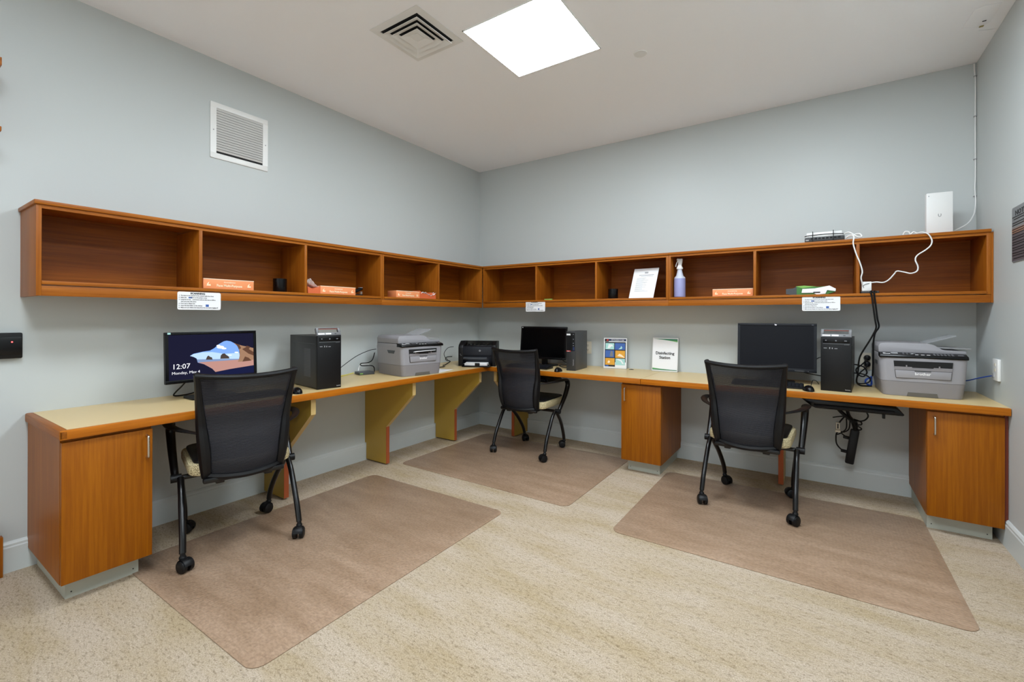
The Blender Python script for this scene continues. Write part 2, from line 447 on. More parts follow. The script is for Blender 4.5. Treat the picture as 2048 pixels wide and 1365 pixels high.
# ceiling air diffuser: stepped square cones, vanes over a dark void
t = thing('ceiling_vent', 'white square stepped air diffuser in the ceiling left of the light', 'vent', (1.2725, -2.222, H))
def sqring(so, si, z0, z1, th=0.002):
    b = MB()
    for a in range(4):
        mtx = Matrix.Rotation(a * PI / 2, 4, 'Z')
        q = MB(); 
        t_ = bmesh.new()
        vs = [t_.verts.new(p) for p in ((-so, so, z0), (so, so, z0), (si, si, z1), (-si, si, z1))]
        vt = [t_.verts.new(p) for p in ((-so, so, z0 - th), (so, so, z0 - th), (si, si, z1 - th), (-si, si, z1 - th))]
        t_.faces.new(vs); t_.faces.new(vt[::-1])
        for i in range(4): t_.faces.new((vs[i], vt[i], vt[(i + 1) % 4], vs[(i + 1) % 4]))
        bmesh.ops.recalc_face_normals(t_, faces=list(t_.faces))
        b._join(t_, mtx)
    return b
finish(sqring(0.193, 0.150, -0.001, -0.003), 'frame', 'whitep', t, smooth=False)
finish(MB().box(-0.150, 0.150, -0.150, 0.150, -0.0022, -0.0012), 'duct_opening', 'dark', t, smooth=False)
for i, (so, si) in enumerate(((0.1445, 0.112), (0.108, 0.076), (0.071, 0.022))):
    finish(sqring(so, si, -0.020, -0.006), 'louvre', 'whitep', t, smooth=False)
finish(MB().box(-0.03, 0.03, -0.03, 0.03, -0.012, -0.009), 'centre_plate', 'whitep', t, smooth=False)
# sprinkler cover disc
o = finish(MB().lathe([(0.0405, 0), (0.0405, -0.003), (0.038, -0.005), (0.001, -0.005)], (2.311, -1.312, H), 32), 'sprinkler_cover', 'whitep')
tag(o, 'round white concealed sprinkler cover in the ceiling', 'sprinkler cover')
# patched access plate in the ceiling corner
t = thing('access_plate', 'painted-over access plate in the ceiling near the right corner', 'ceiling plate', (3.99, -0.60, H))
finish(MB().prism([(x * 1.0, y) for x, y in ((-0.065, 0.06), (-0.05, -0.115), (-0.02, -0.135), (0.055, -0.12), (0.05, 0.07), (0.0, 0.10))], 'z', -0.004, 0, bev=0.0015), 'plate', 'ceil', t)
finish(MB().box(0.012, 0.028, 0.03, 0.036, -0.006, -0.004), 'slot', 'dark', t)
finish(MB().box(0.012, 0.03, 0.082, 0.098, -0.0065, -0.003, bev=0.001), 'latch', mat('brass', (150, 140, 80), 0.4), t)
finish(MB().tube([(0.02, 0.14, -0.003), (0.06, 0.16, -0.003), (0.10, 0.175, -0.003)], 0.002), 'wire', 'ceil', t)

# ------------------------------------------------------------------ wall vent (left wall)
t = thing('wall_vent', 'white louvred return-air grille high on the left wall', 'vent', (0, -2.617, 2.44), PI / 2)
fw, fh, b_ = 0.183, 0.181, 0.035
fr = MB().box(-fw, fw, -0.008, 0, fh - b_, fh, bev=0.002).box(-fw, fw, -0.008, 0, -fh, -fh + b_, bev=0.002)
fr.box(-fw, -fw + b_, -0.0078, 0, -fh + b_, fh - b_).box(fw - b_, fw, -0.0078, 0, -fh + b_, fh - b_)
finish(fr, 'frame', 'white', t)
finish(MB().box(-fw + b_, fw - b_, -0.001, 0.0, -fh + b_, fh - b_), 'duct_opening', 'dark', t, smooth=False)
for i in range(17):
    z = fh - b_ - 0.008 - i * (2 * (fh - b_) - 0.012) / 17
    mtx = Matrix.Translation((0, -0.006, z)) @ Matrix.Rotation(math.radians(-48), 4, 'X')
    finish(MB().box(-fw + b_, fw - b_, -0.0068, 0.0068, -0.0008, 0.0008, mtx=mtx), 'slat', 'whitep', t, smooth=False)
for sx in (-1, 1):
    finish(MB().lathe([(0.004, -0.0095), (0.004, -0.008)], (sx * (fw - b_ / 2), 0, 0), 10, axis='y'), 'screw', 'greys', t)

# ------------------------------------------------------------------ wall shelf units
ZB, ZT = 1.328, 1.762
def shelf_unit(loc, rz, L, D, divs, label, p0=True, p1=True, left_over=0.0, start=0.0, back_ext=0.0, gm='x'):
    t = thing('wall_shelf', label, 'shelf', loc, rz, 'cherry wall shelf units')
    al = {'x': 'wx', 'y': 'wy'}[gm]; ac = {'x': 'wy', 'y': 'wx'}[gm]
    # object coordinates are local, so the run is always local x
    finish(MB().box(-left_over, L, -0.010, D, ZT - 0.019, ZT, bev=0.003), 'top_board', 'wx', t)
    finish(MB().box(start + 0.018, L - 0.018, 0, 0.018, ZT - 0.036, ZT - 0.019), 'top_rail', 'wx', t, smooth=False)
    if p0: finish(MB().box(start, start + 0.018, 0, D, ZB if left_over else 1.376, ZT - 0.019, bev=0.001), 'side_panel', 'wz', t)
    if p1: finish(MB().box(L - 0.019, L - 0.0005, 0, D, 1.376, ZT - 0.019, bev=0.001), 'side_panel', 'wz', t)
    for d in divs:
        finish(MB().box(d - 0.009, d + 0.009, 0.001, D - 0.008, 1.397, ZT - 0.036, bev=0.001), 'divider', 'wz', t)
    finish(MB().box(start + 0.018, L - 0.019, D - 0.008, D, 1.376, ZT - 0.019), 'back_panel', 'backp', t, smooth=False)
    finish(MB().box(start + 0.018, L - 0.019, -0.004, D - 0.008, 1.380, 1.397, bev=0.001), 'shelf_board', 'wx', t)
    finish(MB().box(start + (0.018 if left_over else 0.0), L - 0.0003, 0.003, 0.021, ZB, 1.3745, bev=0.001), 'fascia', 'wx', t)
    return t
shelf_unit((0.315, -3.632, 0), PI / 2, 1.96, 0.315, [0.658, 1.300], 'open cherry wall shelf unit on the left wall, end nearest the camera', left_over=0.008)
shelf_unit((0.315, -1.672, 0), PI / 2, 1.32, 0.315, [0.663], 'short open cherry wall shelf unit on the left wall, next to the corner')
shelf_unit((0.0, -0.352, 0), 0, 2.23, 0.352, [0.972, 1.596], 'open cherry wall shelf unit on the back wall, starting in the corner', start=0.323)
tD = shelf_unit((2.23, -0.352, 0), 0, 1.857, 0.352, [0.625, 1.233], 'open cherry wall shelf unit on the back wall, beside the right wall')
finish(MB().box(1.857, 1.867, 0.002, 0.02, ZB, ZT - 0.019), 'filler_strip', 'wz', tD, smooth=False)

# ------------------------------------------------------------------ worktops
DZ = 0.755
t = thing('worktop', 'cream laminate worktop along the left wall with cherry edging', 'worktop', (0, -3.615, 0), PI / 2)
# local x along the wall, local y = -world x
finish(MB().box(0.028, 3.613, -0.604, -0.001, DZ - 0.036, DZ, bev=0.0005), 'laminate_top', 'lam', t, smooth=False)
finish(MB().box(0.002, 2.957, -0.622, -0.604, DZ - 0.041, DZ + 0.0003, bev=0.004), 'front_edging', 'edge', t)
finish(MB().box(0.0, 0.030, -0.622, -0.001, DZ - 0.0405, DZ + 0.0006, bev=0.006), 'end_edging', 'wy', t)
t = thing('worktop', 'cream laminate worktop on the back wall between the corner and the seam', 'worktop', (0.605, 0, 0), 0)
finish(MB().box(0.0, 1.4935, -0.639, -0.001, DZ - 0.036, DZ, bev=0.0005), 'laminate_top', 'lam', t, smooth=False)
finish(MB().box(0.0, 1.494, -0.657, -0.639, DZ - 0.041, DZ + 0.0003, bev=0.004), 'front_edging', 'edge', t)
t = thing('worktop', 'cream laminate worktop right of the seam, ending at the right wall', 'worktop', (2.101, 0, 0), 0)
finish(MB().box(0.0, W - 2.102, -0.639, -0.001, DZ - 0.036, DZ, bev=0.0005), 'laminate_top', 'lam', t, smooth=False)
finish(MB().box(0.0, W - 2.103, -0.657, -0.639, DZ - 0.041, DZ + 0.0003, bev=0.004), 'front_edging', 'edge', t)

# ------------------------------------------------------------------ base cabinets
def cabinet(loc, rz, hx, label, D, kick0=0.03, kick1=0.03, wid=0.315):
    t = thing('base_cabinet', label, 'cabinet', loc, rz, 'cherry base cabinets')
    zt = DZ - 0.042
    b = MB().box(0, 0.018, 0.021, D, 0.095, zt, bev=0.0005)
    finish(b, 'side_panel', 'doorz', t, smooth=False)
    finish(MB().box(wid - 0.018, wid, 0.021, D, 0.095, zt), 'side_panel', 'doorz', t, smooth=False)
    finish(MB().box(0.018, wid - 0.018, 0.021, 0.035, zt - 0.03, zt), 'top_rail', 'wx', t, smooth=False)
    finish(MB().box(0.018, wid - 0.018, 0.03, D - 0.01, 0.095, 0.113), 'bottom_panel', 'wx', t, smooth=False)
    d = finish(MB().box(0.001, wid - 0.001, 0, 0.019, 0.097, zt - 0.014, bev=0.0015), 'door', 'doorz', t)
    h = MB().tube([(hx, 0.0, 0.672), (hx, -0.024, 0.670), (hx, -0.028, 0.655), (hx, -0.028, 0.585), (hx, -0.024, 0.572), (hx, 0.0, 0.570)], 0.0045, seg=10, smooth=4)
    finish(h, 'handle', 'chrome', d, 'brushed steel bow handle')
    kk = MB().box(kick0, wid - kick1, 0.082, 0.098, 0.0, 0.095).box(kick0, kick0 + 0.016, 0.098, D - 0.02, 0.0, 0.095).box(wid - kick1 - 0.016, wid - kick1, 0.098, D - 0.02, 0.0, 0.095)
    finish(kk, 'toe_kick', 'kick', t, 'grey painted toe kick', smooth=False)
    for x in (kick0 + 0.02, wid - kick1 - 0.02):
        for z in (0.025, 0.075): finish(MB().lathe([(0.003, 0.0810), (0.003, 0.083)], (x, 0, z), 8, axis='y'), 'screw', 'ink', t)
    return t
cabinet((0.602, -3.605, 0), PI / 2, 0.292, 'cherry base cabinet at the near end of the left worktop', 0.60, wid=0.317)
cabinet((1.934, -0.622, 0), 0, 0.035, 'narrow cherry base cabinet under the worktop seam, between two chair mats', 0.62)
tR = cabinet((3.766, -0.622, 0), 0, 0.031, 'cherry base cabinet beside the right wall, steel handle at its left', 0.62, kick0=0.012)
finish(MB().box(0.316, 0.331, 0.018, 0.034, 0.115, 0.712), 'filler_strip', 'redwood', tR, smooth=False)

# ------------------------------------------------------------------ worktop brackets
BG = 'yellow laminate worktop supports'
def bracket(loc, rz, label):
    t = thing('worktop_bracket', label, 'bracket', loc, rz, BG)
    # local: x across thickness, y = 0 at wall, negative towards the room
    P = [(-0.001, 0.712), (-0.001, 0.15), (-0.020, 0.15), (-0.020, 0.012), (-0.272, 0.012), (-0.272, 0.318), (-0.580, 0.61), (-0.580, 0.712)]
    finish(MB().prism(P, 'x', -0.016, 0.016), 'panel', 'lamside', t, smooth=False)
    finish(MB().box(-0.0165, 0.0165, -0.2745, -0.272, 0.012, 0.318), 'raw_edge', 'raw', t, 'chipped reddish raw edge', smooth=False)
    mtx = Matrix.Translation((0, -0.426, 0.464)) @ Matrix.Rotation(math.atan2(0.292, -0.308), 4, 'X')
    finish(MB().box(-0.0165, 0.0165, -0.2122, 0.2122, -0.0012, 0.0006, mtx=mtx), 'edge_band', M['band'], t, smooth=False)
    finish(MB().box(-0.0165, 0.0165, -0.582, -0.580, 0.61, 0.712), 'edge_band', 'band', t, smooth=False)
bracket((0, -2.443, 0), PI / 2, 'angled yellow laminate support behind the nearest chair on the left')
bracket((0, -1.575, 0), PI / 2, 'angled yellow laminate support below the grey printer on the left worktop')
bracket((0, -0.722, 0), PI / 2, 'angled yellow laminate support on the left wall nearest the corner')
bracket((0.655, 0, 0), 0, 'angled yellow laminate support on the back wall behind the corner chair')
bracket((3.020, 0, 0), 0, 'angled yellow laminate support on the back wall behind the right-hand chair')

# ------------------------------------------------------------------ chair mats
MG = 'brown vinyl chair mats'
def floor_mat(x0, x1, y0, y1, label, rz=0.0):
    cx, cy = (x0 + x1) / 2, (y0 + y1) / 2
    a, b = (x1 - x0) / 2, (y1 - y0) / 2
    o = finish(MB().prism(rrect(-a, a, -b, b, 0.055, 6), 'z', 0.0005, 0.0035, bev=0.0008), 'chair_mat', 'mat')
    o.location = (cx, cy, 0); o.rotation_euler = (0, 0, rz)
    tag(o, label, 'floor mat', MG)
floor_mat(0.375, 1.608, -3.335, -1.785, 'brown vinyl chair mat under the nearest chair at the left wall', 0.012)
floor_mat(0.335, 1.895, -1.495, -0.305, 'brown vinyl chair mat on the floor under the corner chair', 0.0)
floor_mat(2.250, 3.777, -1.640, -0.430, 'brown vinyl chair mat in front of the right-hand base cabinet', 0.0)
MZ = 0.0036

# ------------------------------------------------------------------ chairs
def make_chair(label):
    t = thing('office_chair', label, 'chair', (0, 0, 0), 0, 'black mesh-back nesting chairs')
    YP = [(0.0, -0.195), (0.15, -0.222), (0.35, -0.228), (0.5, -0.222), (0.7, -0.245), (0.85, -0.272), (1.0, -0.305)]
    def prof(v):
        for (a, ya), (b, yb) in zip(YP, YP[1:]):
            if v <= b + 1e-9:
                k = (v - a) / (b - a); k = k * k * (3 - 2 * k) * 0.5 + k * 0.5
                return ya + (yb - ya) * k
        return YP[-1][1]
    def hw(v): return 0.172 + 0.053 * (v ** 1.15)
    def P(uu, v, off=0.0):
        z = 0.425 + 0.53 * v - 0.014 * (1 - uu * uu) * (1 if v > 0.5 else 1.1)
        return Vector((uu * hw(v), prof(v) - 0.048 * (1 - uu * uu) + off, z))
    bk = finish(MB().grid(lambda a, b: P((a * 2 - 1) * 0.93, 0.02 + b * 0.96), 14, 18), 'mesh_panel', 'mesh', t, 'dark mesh weave')
    fr = MB()
    for sx in (-1, 1):
        fr.tube([P(sx * 0.97, v / 10, 0.008) for v in range(11)], 0.0, seg=10, smooth=2, rad=[0.022, 0.028, 0.031, 0.031, 0.029, 0.026, 0.023, 0.020, 0.018, 0.016, 0.015], flat=1.15, up=(0, 1, 0))
    fr.tube([P(a / 8 * 2 - 1, 0.985) for a in range(9)], 0.013, seg=8, smooth=2)
    fr.tube([P(a / 8 * 2 - 1, 0.015) for a in range(9)], 0.018, seg=8, smooth=2)
    finish(fr, 'back_frame', 'blk', t)
    # seat
    st = MB().prism(rrect(-0.238, 0.238, -0.19, 0.268, 0.07, 5), 'z', 0.425, 0.487, bev=0.018)
    finish(st, 'seat', 'uph', t, 'cream speckled upholstered seat')
    finish(MB().prism(rrect(-0.215, 0.215, -0.17, 0.245, 0.05, 4), 'z', 0.484, 0.500, bev=0.004), 'black_seat_top', 'blk', t)  # thin black layer over the seat top, inset from the cushion edge
    finish(MB().box(-0.17, 0.17, -0.17, 0.20, 0.402, 0.428, bev=0.01), 'seat_pan', 'blk', t)
    mech = MB().cyl((-0.285, 0.0, 0.388), (0.285, 0.0, 0.388), 0.013, seg=12)
    mech.box(-0.13, -0.09, -0.22, 0.06, 0.385, 0.41, bev=0.006).box(0.09, 0.13, -0.22, 0.06, 0.385, 0.41, bev=0.006)
    mech.box(-0.185, 0.185, -0.235, -0.205, 0.398, 0.425, bev=0.008)
    finish(mech, 'under_frame', 'blkm', t)
    for sx in (-1, 1):
        finish(MB().cyl((sx * 0.252, 0.0, 0.388), (sx * 0.298, 0.0, 0.388), 0.021, seg=16), 'pivot_hub', 'blk', t)
        leg = MB().tube([(sx * 0.258, -0.02, 0.392), (sx * 0.259, -0.075, 0.345), (sx * 0.261, -0.125, 0.273), (sx * 0.263, -0.19, 0.165), (sx * 0.265, -0.222, 0.082)], 0.0150, seg=12, smooth=6)
        finish(leg, 'leg', 'blkm', t)
        leg = MB().tube([(sx * 0.252, 0.01, 0.385), (sx * 0.247, 0.065, 0.335), (sx * 0.236, 0.14, 0.262), (sx * 0.222, 0.215, 0.155), (sx * 0.217, 0.245, 0.082)], 0.0150, seg=12, smooth=6)
        finish(leg, 'leg', 'blkm', t)
        # arm: pad sweeping out from the back frame, then the post down to the pivot
        arm = MB().tube([(sx * 0.193, -0.222, 0.650), (sx * 0.232, -0.175, 0.655), (sx * 0.276, -0.10, 0.660), (sx * 0.303, 0.0, 0.664), (sx * 0.303, 0.09, 0.662), (sx * 0.292, 0.150, 0.648), (sx * 0.287, 0.175, 0.615)],
                        0.0, seg=12, smooth=5, rad=[0.011, 0.014, 0.019, 0.023, 0.025, 0.025, 0.021], flat=0.45, up=(0, 0, 1))
        finish(arm, 'arm_pad', 'blk', t)
        post = MB().tube([(sx * 0.289, 0.160, 0.640), (sx * 0.287, 0.178, 0.600), (sx * 0.284, 0.135, 0.52), (sx * 0.280, 0.065, 0.44), (sx * 0.277, 0.012, 0.385)],
                         0.0, seg=12, smooth=5, rad=[0.022, 0.022, 0.020, 0.018, 0.017], flat=1.0, up=(1, 0, 0))
        finish(post, 'arm_post', 'blkm', t)
    cas = [(-0.265, -0.225, 0.5), (0.265, -0.225, -0.5), (-0.217, 0.248, 1.0), (0.217, 0.248, -1.1)]
    for i, (x, y, a) in enumerate(cas):
        mt = Matrix.Translation((x, y, 0)) @ Matrix.Rotation(a, 4, 'Z')
        w = MB()
        for s_ in (-1, 1):
            t_ = MB().lathe([(0.004, s_ * 0.030), (0.022, s_ * 0.030), (0.029, s_ * 0.026), (0.0295, s_ * 0.008), (0.010, s_ * 0.006)], (0, -0.018, 0.0295), 20, axis='x')
            w._join(t_.bm, mt)
        c = finish(w, 'caster', 'blk', t)
        hd = MB().box(-0.006, 0.006, -0.036, 0.012, 0.03, 0.066, bev=0.005, mtx=mt)
        q = MB().lathe([(0.015, 0.058), (0.016, 0.066), (0.011, 0.075), (0.011, 0.090)], (0, 0, 0), 14); hd._join(q.bm, mt)
        arcp = [(0.0, -0.018 + 0.033 * math.cos(k), 0.0295 + 0.033 * math.sin(k)) for k in [math.radians(d) for d in range(20, 175, 15)]]
        q = MB().tube([Vector(p) for p in arcp], 0.021, seg=8, smooth=1, flat=0.12, up=(0, 0, 1)); hd._join(q.bm, mt)
        finish(hd, 'caster_hood', 'blk', c)
    return t
ch = make_chair('black mesh-back office chair on casters in front of the lit monitor')
ch.location = (0.545, -2.882, MZ); ch.rotation_euler = (0, 0, math.radians(74.8))
c2 = copy_tree(ch); c2['label'] = 'black mesh-back office chair in the corner beside the black laser printer'
c2.location = (1.045, -0.555, MZ); c2.rotation_euler = (0, 0, math.radians(1.5))
c3 = copy_tree(ch); c3['label'] = 'black mesh-back office chair at the right, before the large switched-off monitor'
c3.location = (2.878, -0.714, MZ); c3.rotation_euler = (0, 0, math.radians(-2.5))

# ------------------------------------------------------------------ monitors (local: screen faces -y, base at y ~ +)
def monitor(loc, rz, w, h, z0, label, bez=0.016, kind='off', tilt=6, foot=True, chin=0.018):
    t = thing('monitor', label, 'monitor', loc, rz, None)
    mt = Matrix.Translation((0, 0, z0 - loc[2])) @ Matrix.Rotation(math.radians(-tilt), 4, 'X')
    hw_ = w / 2
    b = MB().box(-hw_, hw_, 0.0, 0.022, 0, h, bev=0.004, mtx=mt)
    b.box(-hw_ * 0.62, hw_ * 0.62, 0.02, 0.05, h * 0.18, h * 0.82, bev=0.012, mtx=mt)
    finish(b, 'housing', 'bezel' if kind == 'hp' else 'blk', t)
    fr = MB()
    fr.box(-hw_, hw_, -0.004, 0.001, h - bez, h, bev=0.0015, mtx=mt).box(-hw_, hw_, -0.004, 0.001, 0, chin, bev=0.0015, mtx=mt)
    fr.box(-hw_, -hw_ + bez, -0.004, 0.001, chin, h - bez, mtx=mt).box(hw_ - bez, hw_, -0.004, 0.001, chin, h - bez, mtx=mt)
    finish(fr, 'bezel', 'bezel' if kind == 'hp' else 'blkg', t, smooth=True)
    s = finish(MB().box(-hw_ + bez, hw_ - bez, -0.0008, 0.0006, chin, h - bez, mtx=mt), 'screen', {'lit': 'e_navy', 'off': 'scr2', 'hp': 'scr'}[kind], t, smooth=False)
    zz = z0 - loc[2]
    nk = MB().box(-0.03, 0.03, 0.045, 0.065, 0.012, zz + h * 0.5, bev=0.004)
    finish(nk, 'neck', 'blk', t)
    ft = MB().prism(rrect(-0.12, 0.12, -0.035, 0.14, 0.04), 'z', 0, 0.012, bev=0.003)
    finish(ft, 'foot', 'blk', t)
    return t, s, mt
# 1: lit lock screen
t1, s1, mt1 = monitor((0.275, -2.885, DZ), math.radians(89), 0.484, 0.288, 0.857, 'monitor showing a lit beach cave lock screen with the time 12:07', kind='lit', tilt=3, chin=0.02)
SW, SH = 0.484 - 0.032, 0.288 - 0.036
def sp(uv, d):   # screen uv -> local
    return mt1 @ Vector((-SW / 2 + uv[0] * SW, -0.0010 - d * 0.0003, 0.020 + uv[1] * SH))
def cv(x, y):
    top = 150 - .03 * (x - 120); bot = 632 - .088 * (x - 130)
    return ((x - 120) / 838, (bot - y) / (bot - top))
def spoly(pts, d, m_, nm):
    P = [sp(cv(*p), d) for p in pts]
    b = MB(); tt = bmesh.new(); tt.faces.new([tt.verts.new(p) for p in P])
    bmesh.ops.triangulate(tt, faces=list(tt.faces)); b._join(tt)
    return finish(b, nm, m_, s1, smooth=False)
cave = [(310, 370), (345, 347), (430, 326), (500, 315), (545, 288), (590, 245), (640, 215), (670, 208), (710, 215), (745, 233), (780, 262), (800, 315), (803, 370), (790, 415), (780, 440), (955, 420), (955, 475), (700, 515), (550, 545), (520, 510), (440, 460), (382, 442), (372, 400), (345, 380)]
spoly(cave, 1, 'e_sky', 'picture_sky')
spoly([(312, 370), (345, 350), (430, 332), (520, 330), (640, 350), (720, 345), (800, 340), (803, 370), (795, 408), (374, 408), (372, 398), (345, 382)], 2, 'e_sky2', 'picture_haze')
for (x, y, a, b2) in ((605, 278, 38, 16), (640, 292, 26, 10), (585, 262, 20, 9), (770, 335, 22, 7), (700, 365, 22, 5)):
    spoly([(x + a * math.cos(k * PI / 6), y + b2 * math.sin(k * PI / 6)) for k in range(12)], 3, 'e_cloud', 'picture_cloud')
spoly([(374, 408), (795, 405), (785, 425), (640, 428), (500, 436), (382, 440)], 3, 'e_sea', 'picture_sea')
spoly([(382, 440), (500, 433), (640, 425), (785, 414), (955, 412), (955, 475), (700, 515), (550, 545), (520, 510), (440, 460)], 4, 'e_sand', 'picture_sand')
spoly([(458, 412), (470, 380), (485, 367), (500, 382), (518, 388), (524, 412)], 5, 'e_rock', 'picture_rock')
spoly([(600, 404), (606, 368), (622, 350), (645, 345), (662, 362), (688, 380), (694, 402)], 5, 'e_rock', 'picture_rock')
spoly([(740, 232), (775, 245), (830, 262), (955, 288), (955, 415), (900, 428), (830, 436), (782, 438), (800, 390), (804, 330), (790, 275)], 6, 'e_rockl', 'picture_cliff')
for poly in ([(830, 300), (870, 280), (955, 330), (955, 370), (900, 350)], [(830, 436), (860, 380), (900, 395), (930, 425)], [(760, 240), (800, 250), (820, 290), (800, 300)], [(880, 262), (920, 275), (905, 300), (870, 285)]):
    spoly(poly, 7, 'e_rockd', 'picture_crevice')
spoly([(558, 545), (700, 515), (955, 476), (955, 548), (560, 590)], 6, 'e_foot', 'picture_foreground')
text('clock_text', '12:07', 0.040, 'e_white', s1, mt1 @ Vector((-0.212, -0.0035, 0.082)), align='LEFT', bold=0.0)
text('date_text', 'Monday, May 4', 0.0215, 'e_white', s1, mt1 @ Vector((-0.213, -0.0035, 0.052)), align='LEFT', bold=-0.0001, sx=1.05)
finish(MB().box(-0.230, -0.215, -0.0046, -0.0039, 0.276, 0.286, mtx=mt1), 'sticker', 'aqua', t1)
# 2: black switched-off monitor in the corner
t2, s2, _ = monitor((1.005, -0.285, DZ), math.radians(3), 0.50, 0.318, 0.822, 'glossy black switched-off monitor behind the corner chair', kind='off', tilt=6)
finish(MB().box(-0.238, -0.230, -0.0046, -0.0039, 0.302, 0.310, mtx=_), 'sticker', 'paper', t2)
# 3: large dark monitor right
t3, s3, m3 = monitor((2.985, -0.285, DZ), 0.0, 0.505, 0.350, 0.843, 'large dark grey-framed monitor beside the right-hand tower computer', kind='hp', tilt=3, bez=0.018, chin=0.024)
text('brand_logo', 'hp', 0.013, 'e_white', t3, m3 @ Vector((0, -0.0045, 0.336)), bold=0.0006)
finish(MB().box(0.222, 0.234, -0.0048, -0.004, 0.338, 0.342, mtx=m3), 'badge', 'inkg', t3)
finish(MB().box(0.20, 0.204, -0.0048, -0.004, 0.008, 0.011, mtx=m3).box(0.12, 0.18, -0.0048, -0.004, 0.009, 0.0105, mtx=m3), 'buttons', 'greys', t3)

# ------------------------------------------------------------------ keyboards and mice
def keyboard(loc, rz, label, w=0.44, d=0.135):
    t = thing('keyboard', label, 'keyboard', loc, rz, None)
    b = MB().prism([(-d / 2, 0), (d / 2, 0), (d / 2, 0.024), (d / 2 - 0.02, 0.026), (-d / 2, 0.012)], 'x', -w / 2, w / 2, bev=0.002)
    finish(b, 'case', 'blk', t)
    k = MB(); nx = 19
    for j in range(5):
        y = -d / 2 + 0.018 + j * 0.0205; z = 0.013 + (y + d / 2) * 0.115
        for i in range(nx):
            x = -w / 2 + 0.016 + i * (w - 0.032) / (nx - 1)
            k.box(x - 0.0085, x + 0.0085, y - 0.0085, y + 0.0085, z, z + 0.0055)
    finish(k, 'keys', 'bezel', t, smooth=False)
    return t
keyboard((0.46, -2.80, DZ), math.radians(84), 'black keyboard on the left worktop, mostly hidden behind the nearest chair')
keyboard((0.985, -0.50, DZ), math.radians(3), 'black keyboard on the worktop behind the corner chair')
keyboard((2.945, -0.475, DZ), math.radians(1), 'black keyboard in front of the large dark monitor at the right')
def mouse(loc, rz, label):
    t = thing('computer_mouse', label, 'mouse', loc, rz)
    def f_(a, b):
        th = a * 2 * PI; ph = b * PI / 2
        x = 0.032 * math.cos(th) * math.cos(ph); y = 0.058 * math.sin(th) * math.cos(ph)
        return Vector((x, y, 0.036 * math.sin(ph) * (1 - 0.25 * (y / 0.058)) + 0.001))
    finish(MB().grid(f_, 24, 7), 'shell', 'blkg', t)
    finish(MB().cyl((-0.003, 0.028, 0.026), (0.003, 0.028, 0.026), 0.007, seg=12), 'wheel', 'grey', t)
    return t
mouse((0.535, -2.53, DZ), math.radians(80), 'black mouse beside the tower computer on the left worktop')
mouse((1.352, -0.60, DZ), math.radians(8), 'black mouse in front of the slim tower computer near the corner')
mouse((3.192, -0.575, DZ), math.radians(15), 'black mouse in front of the large monitor at the right')

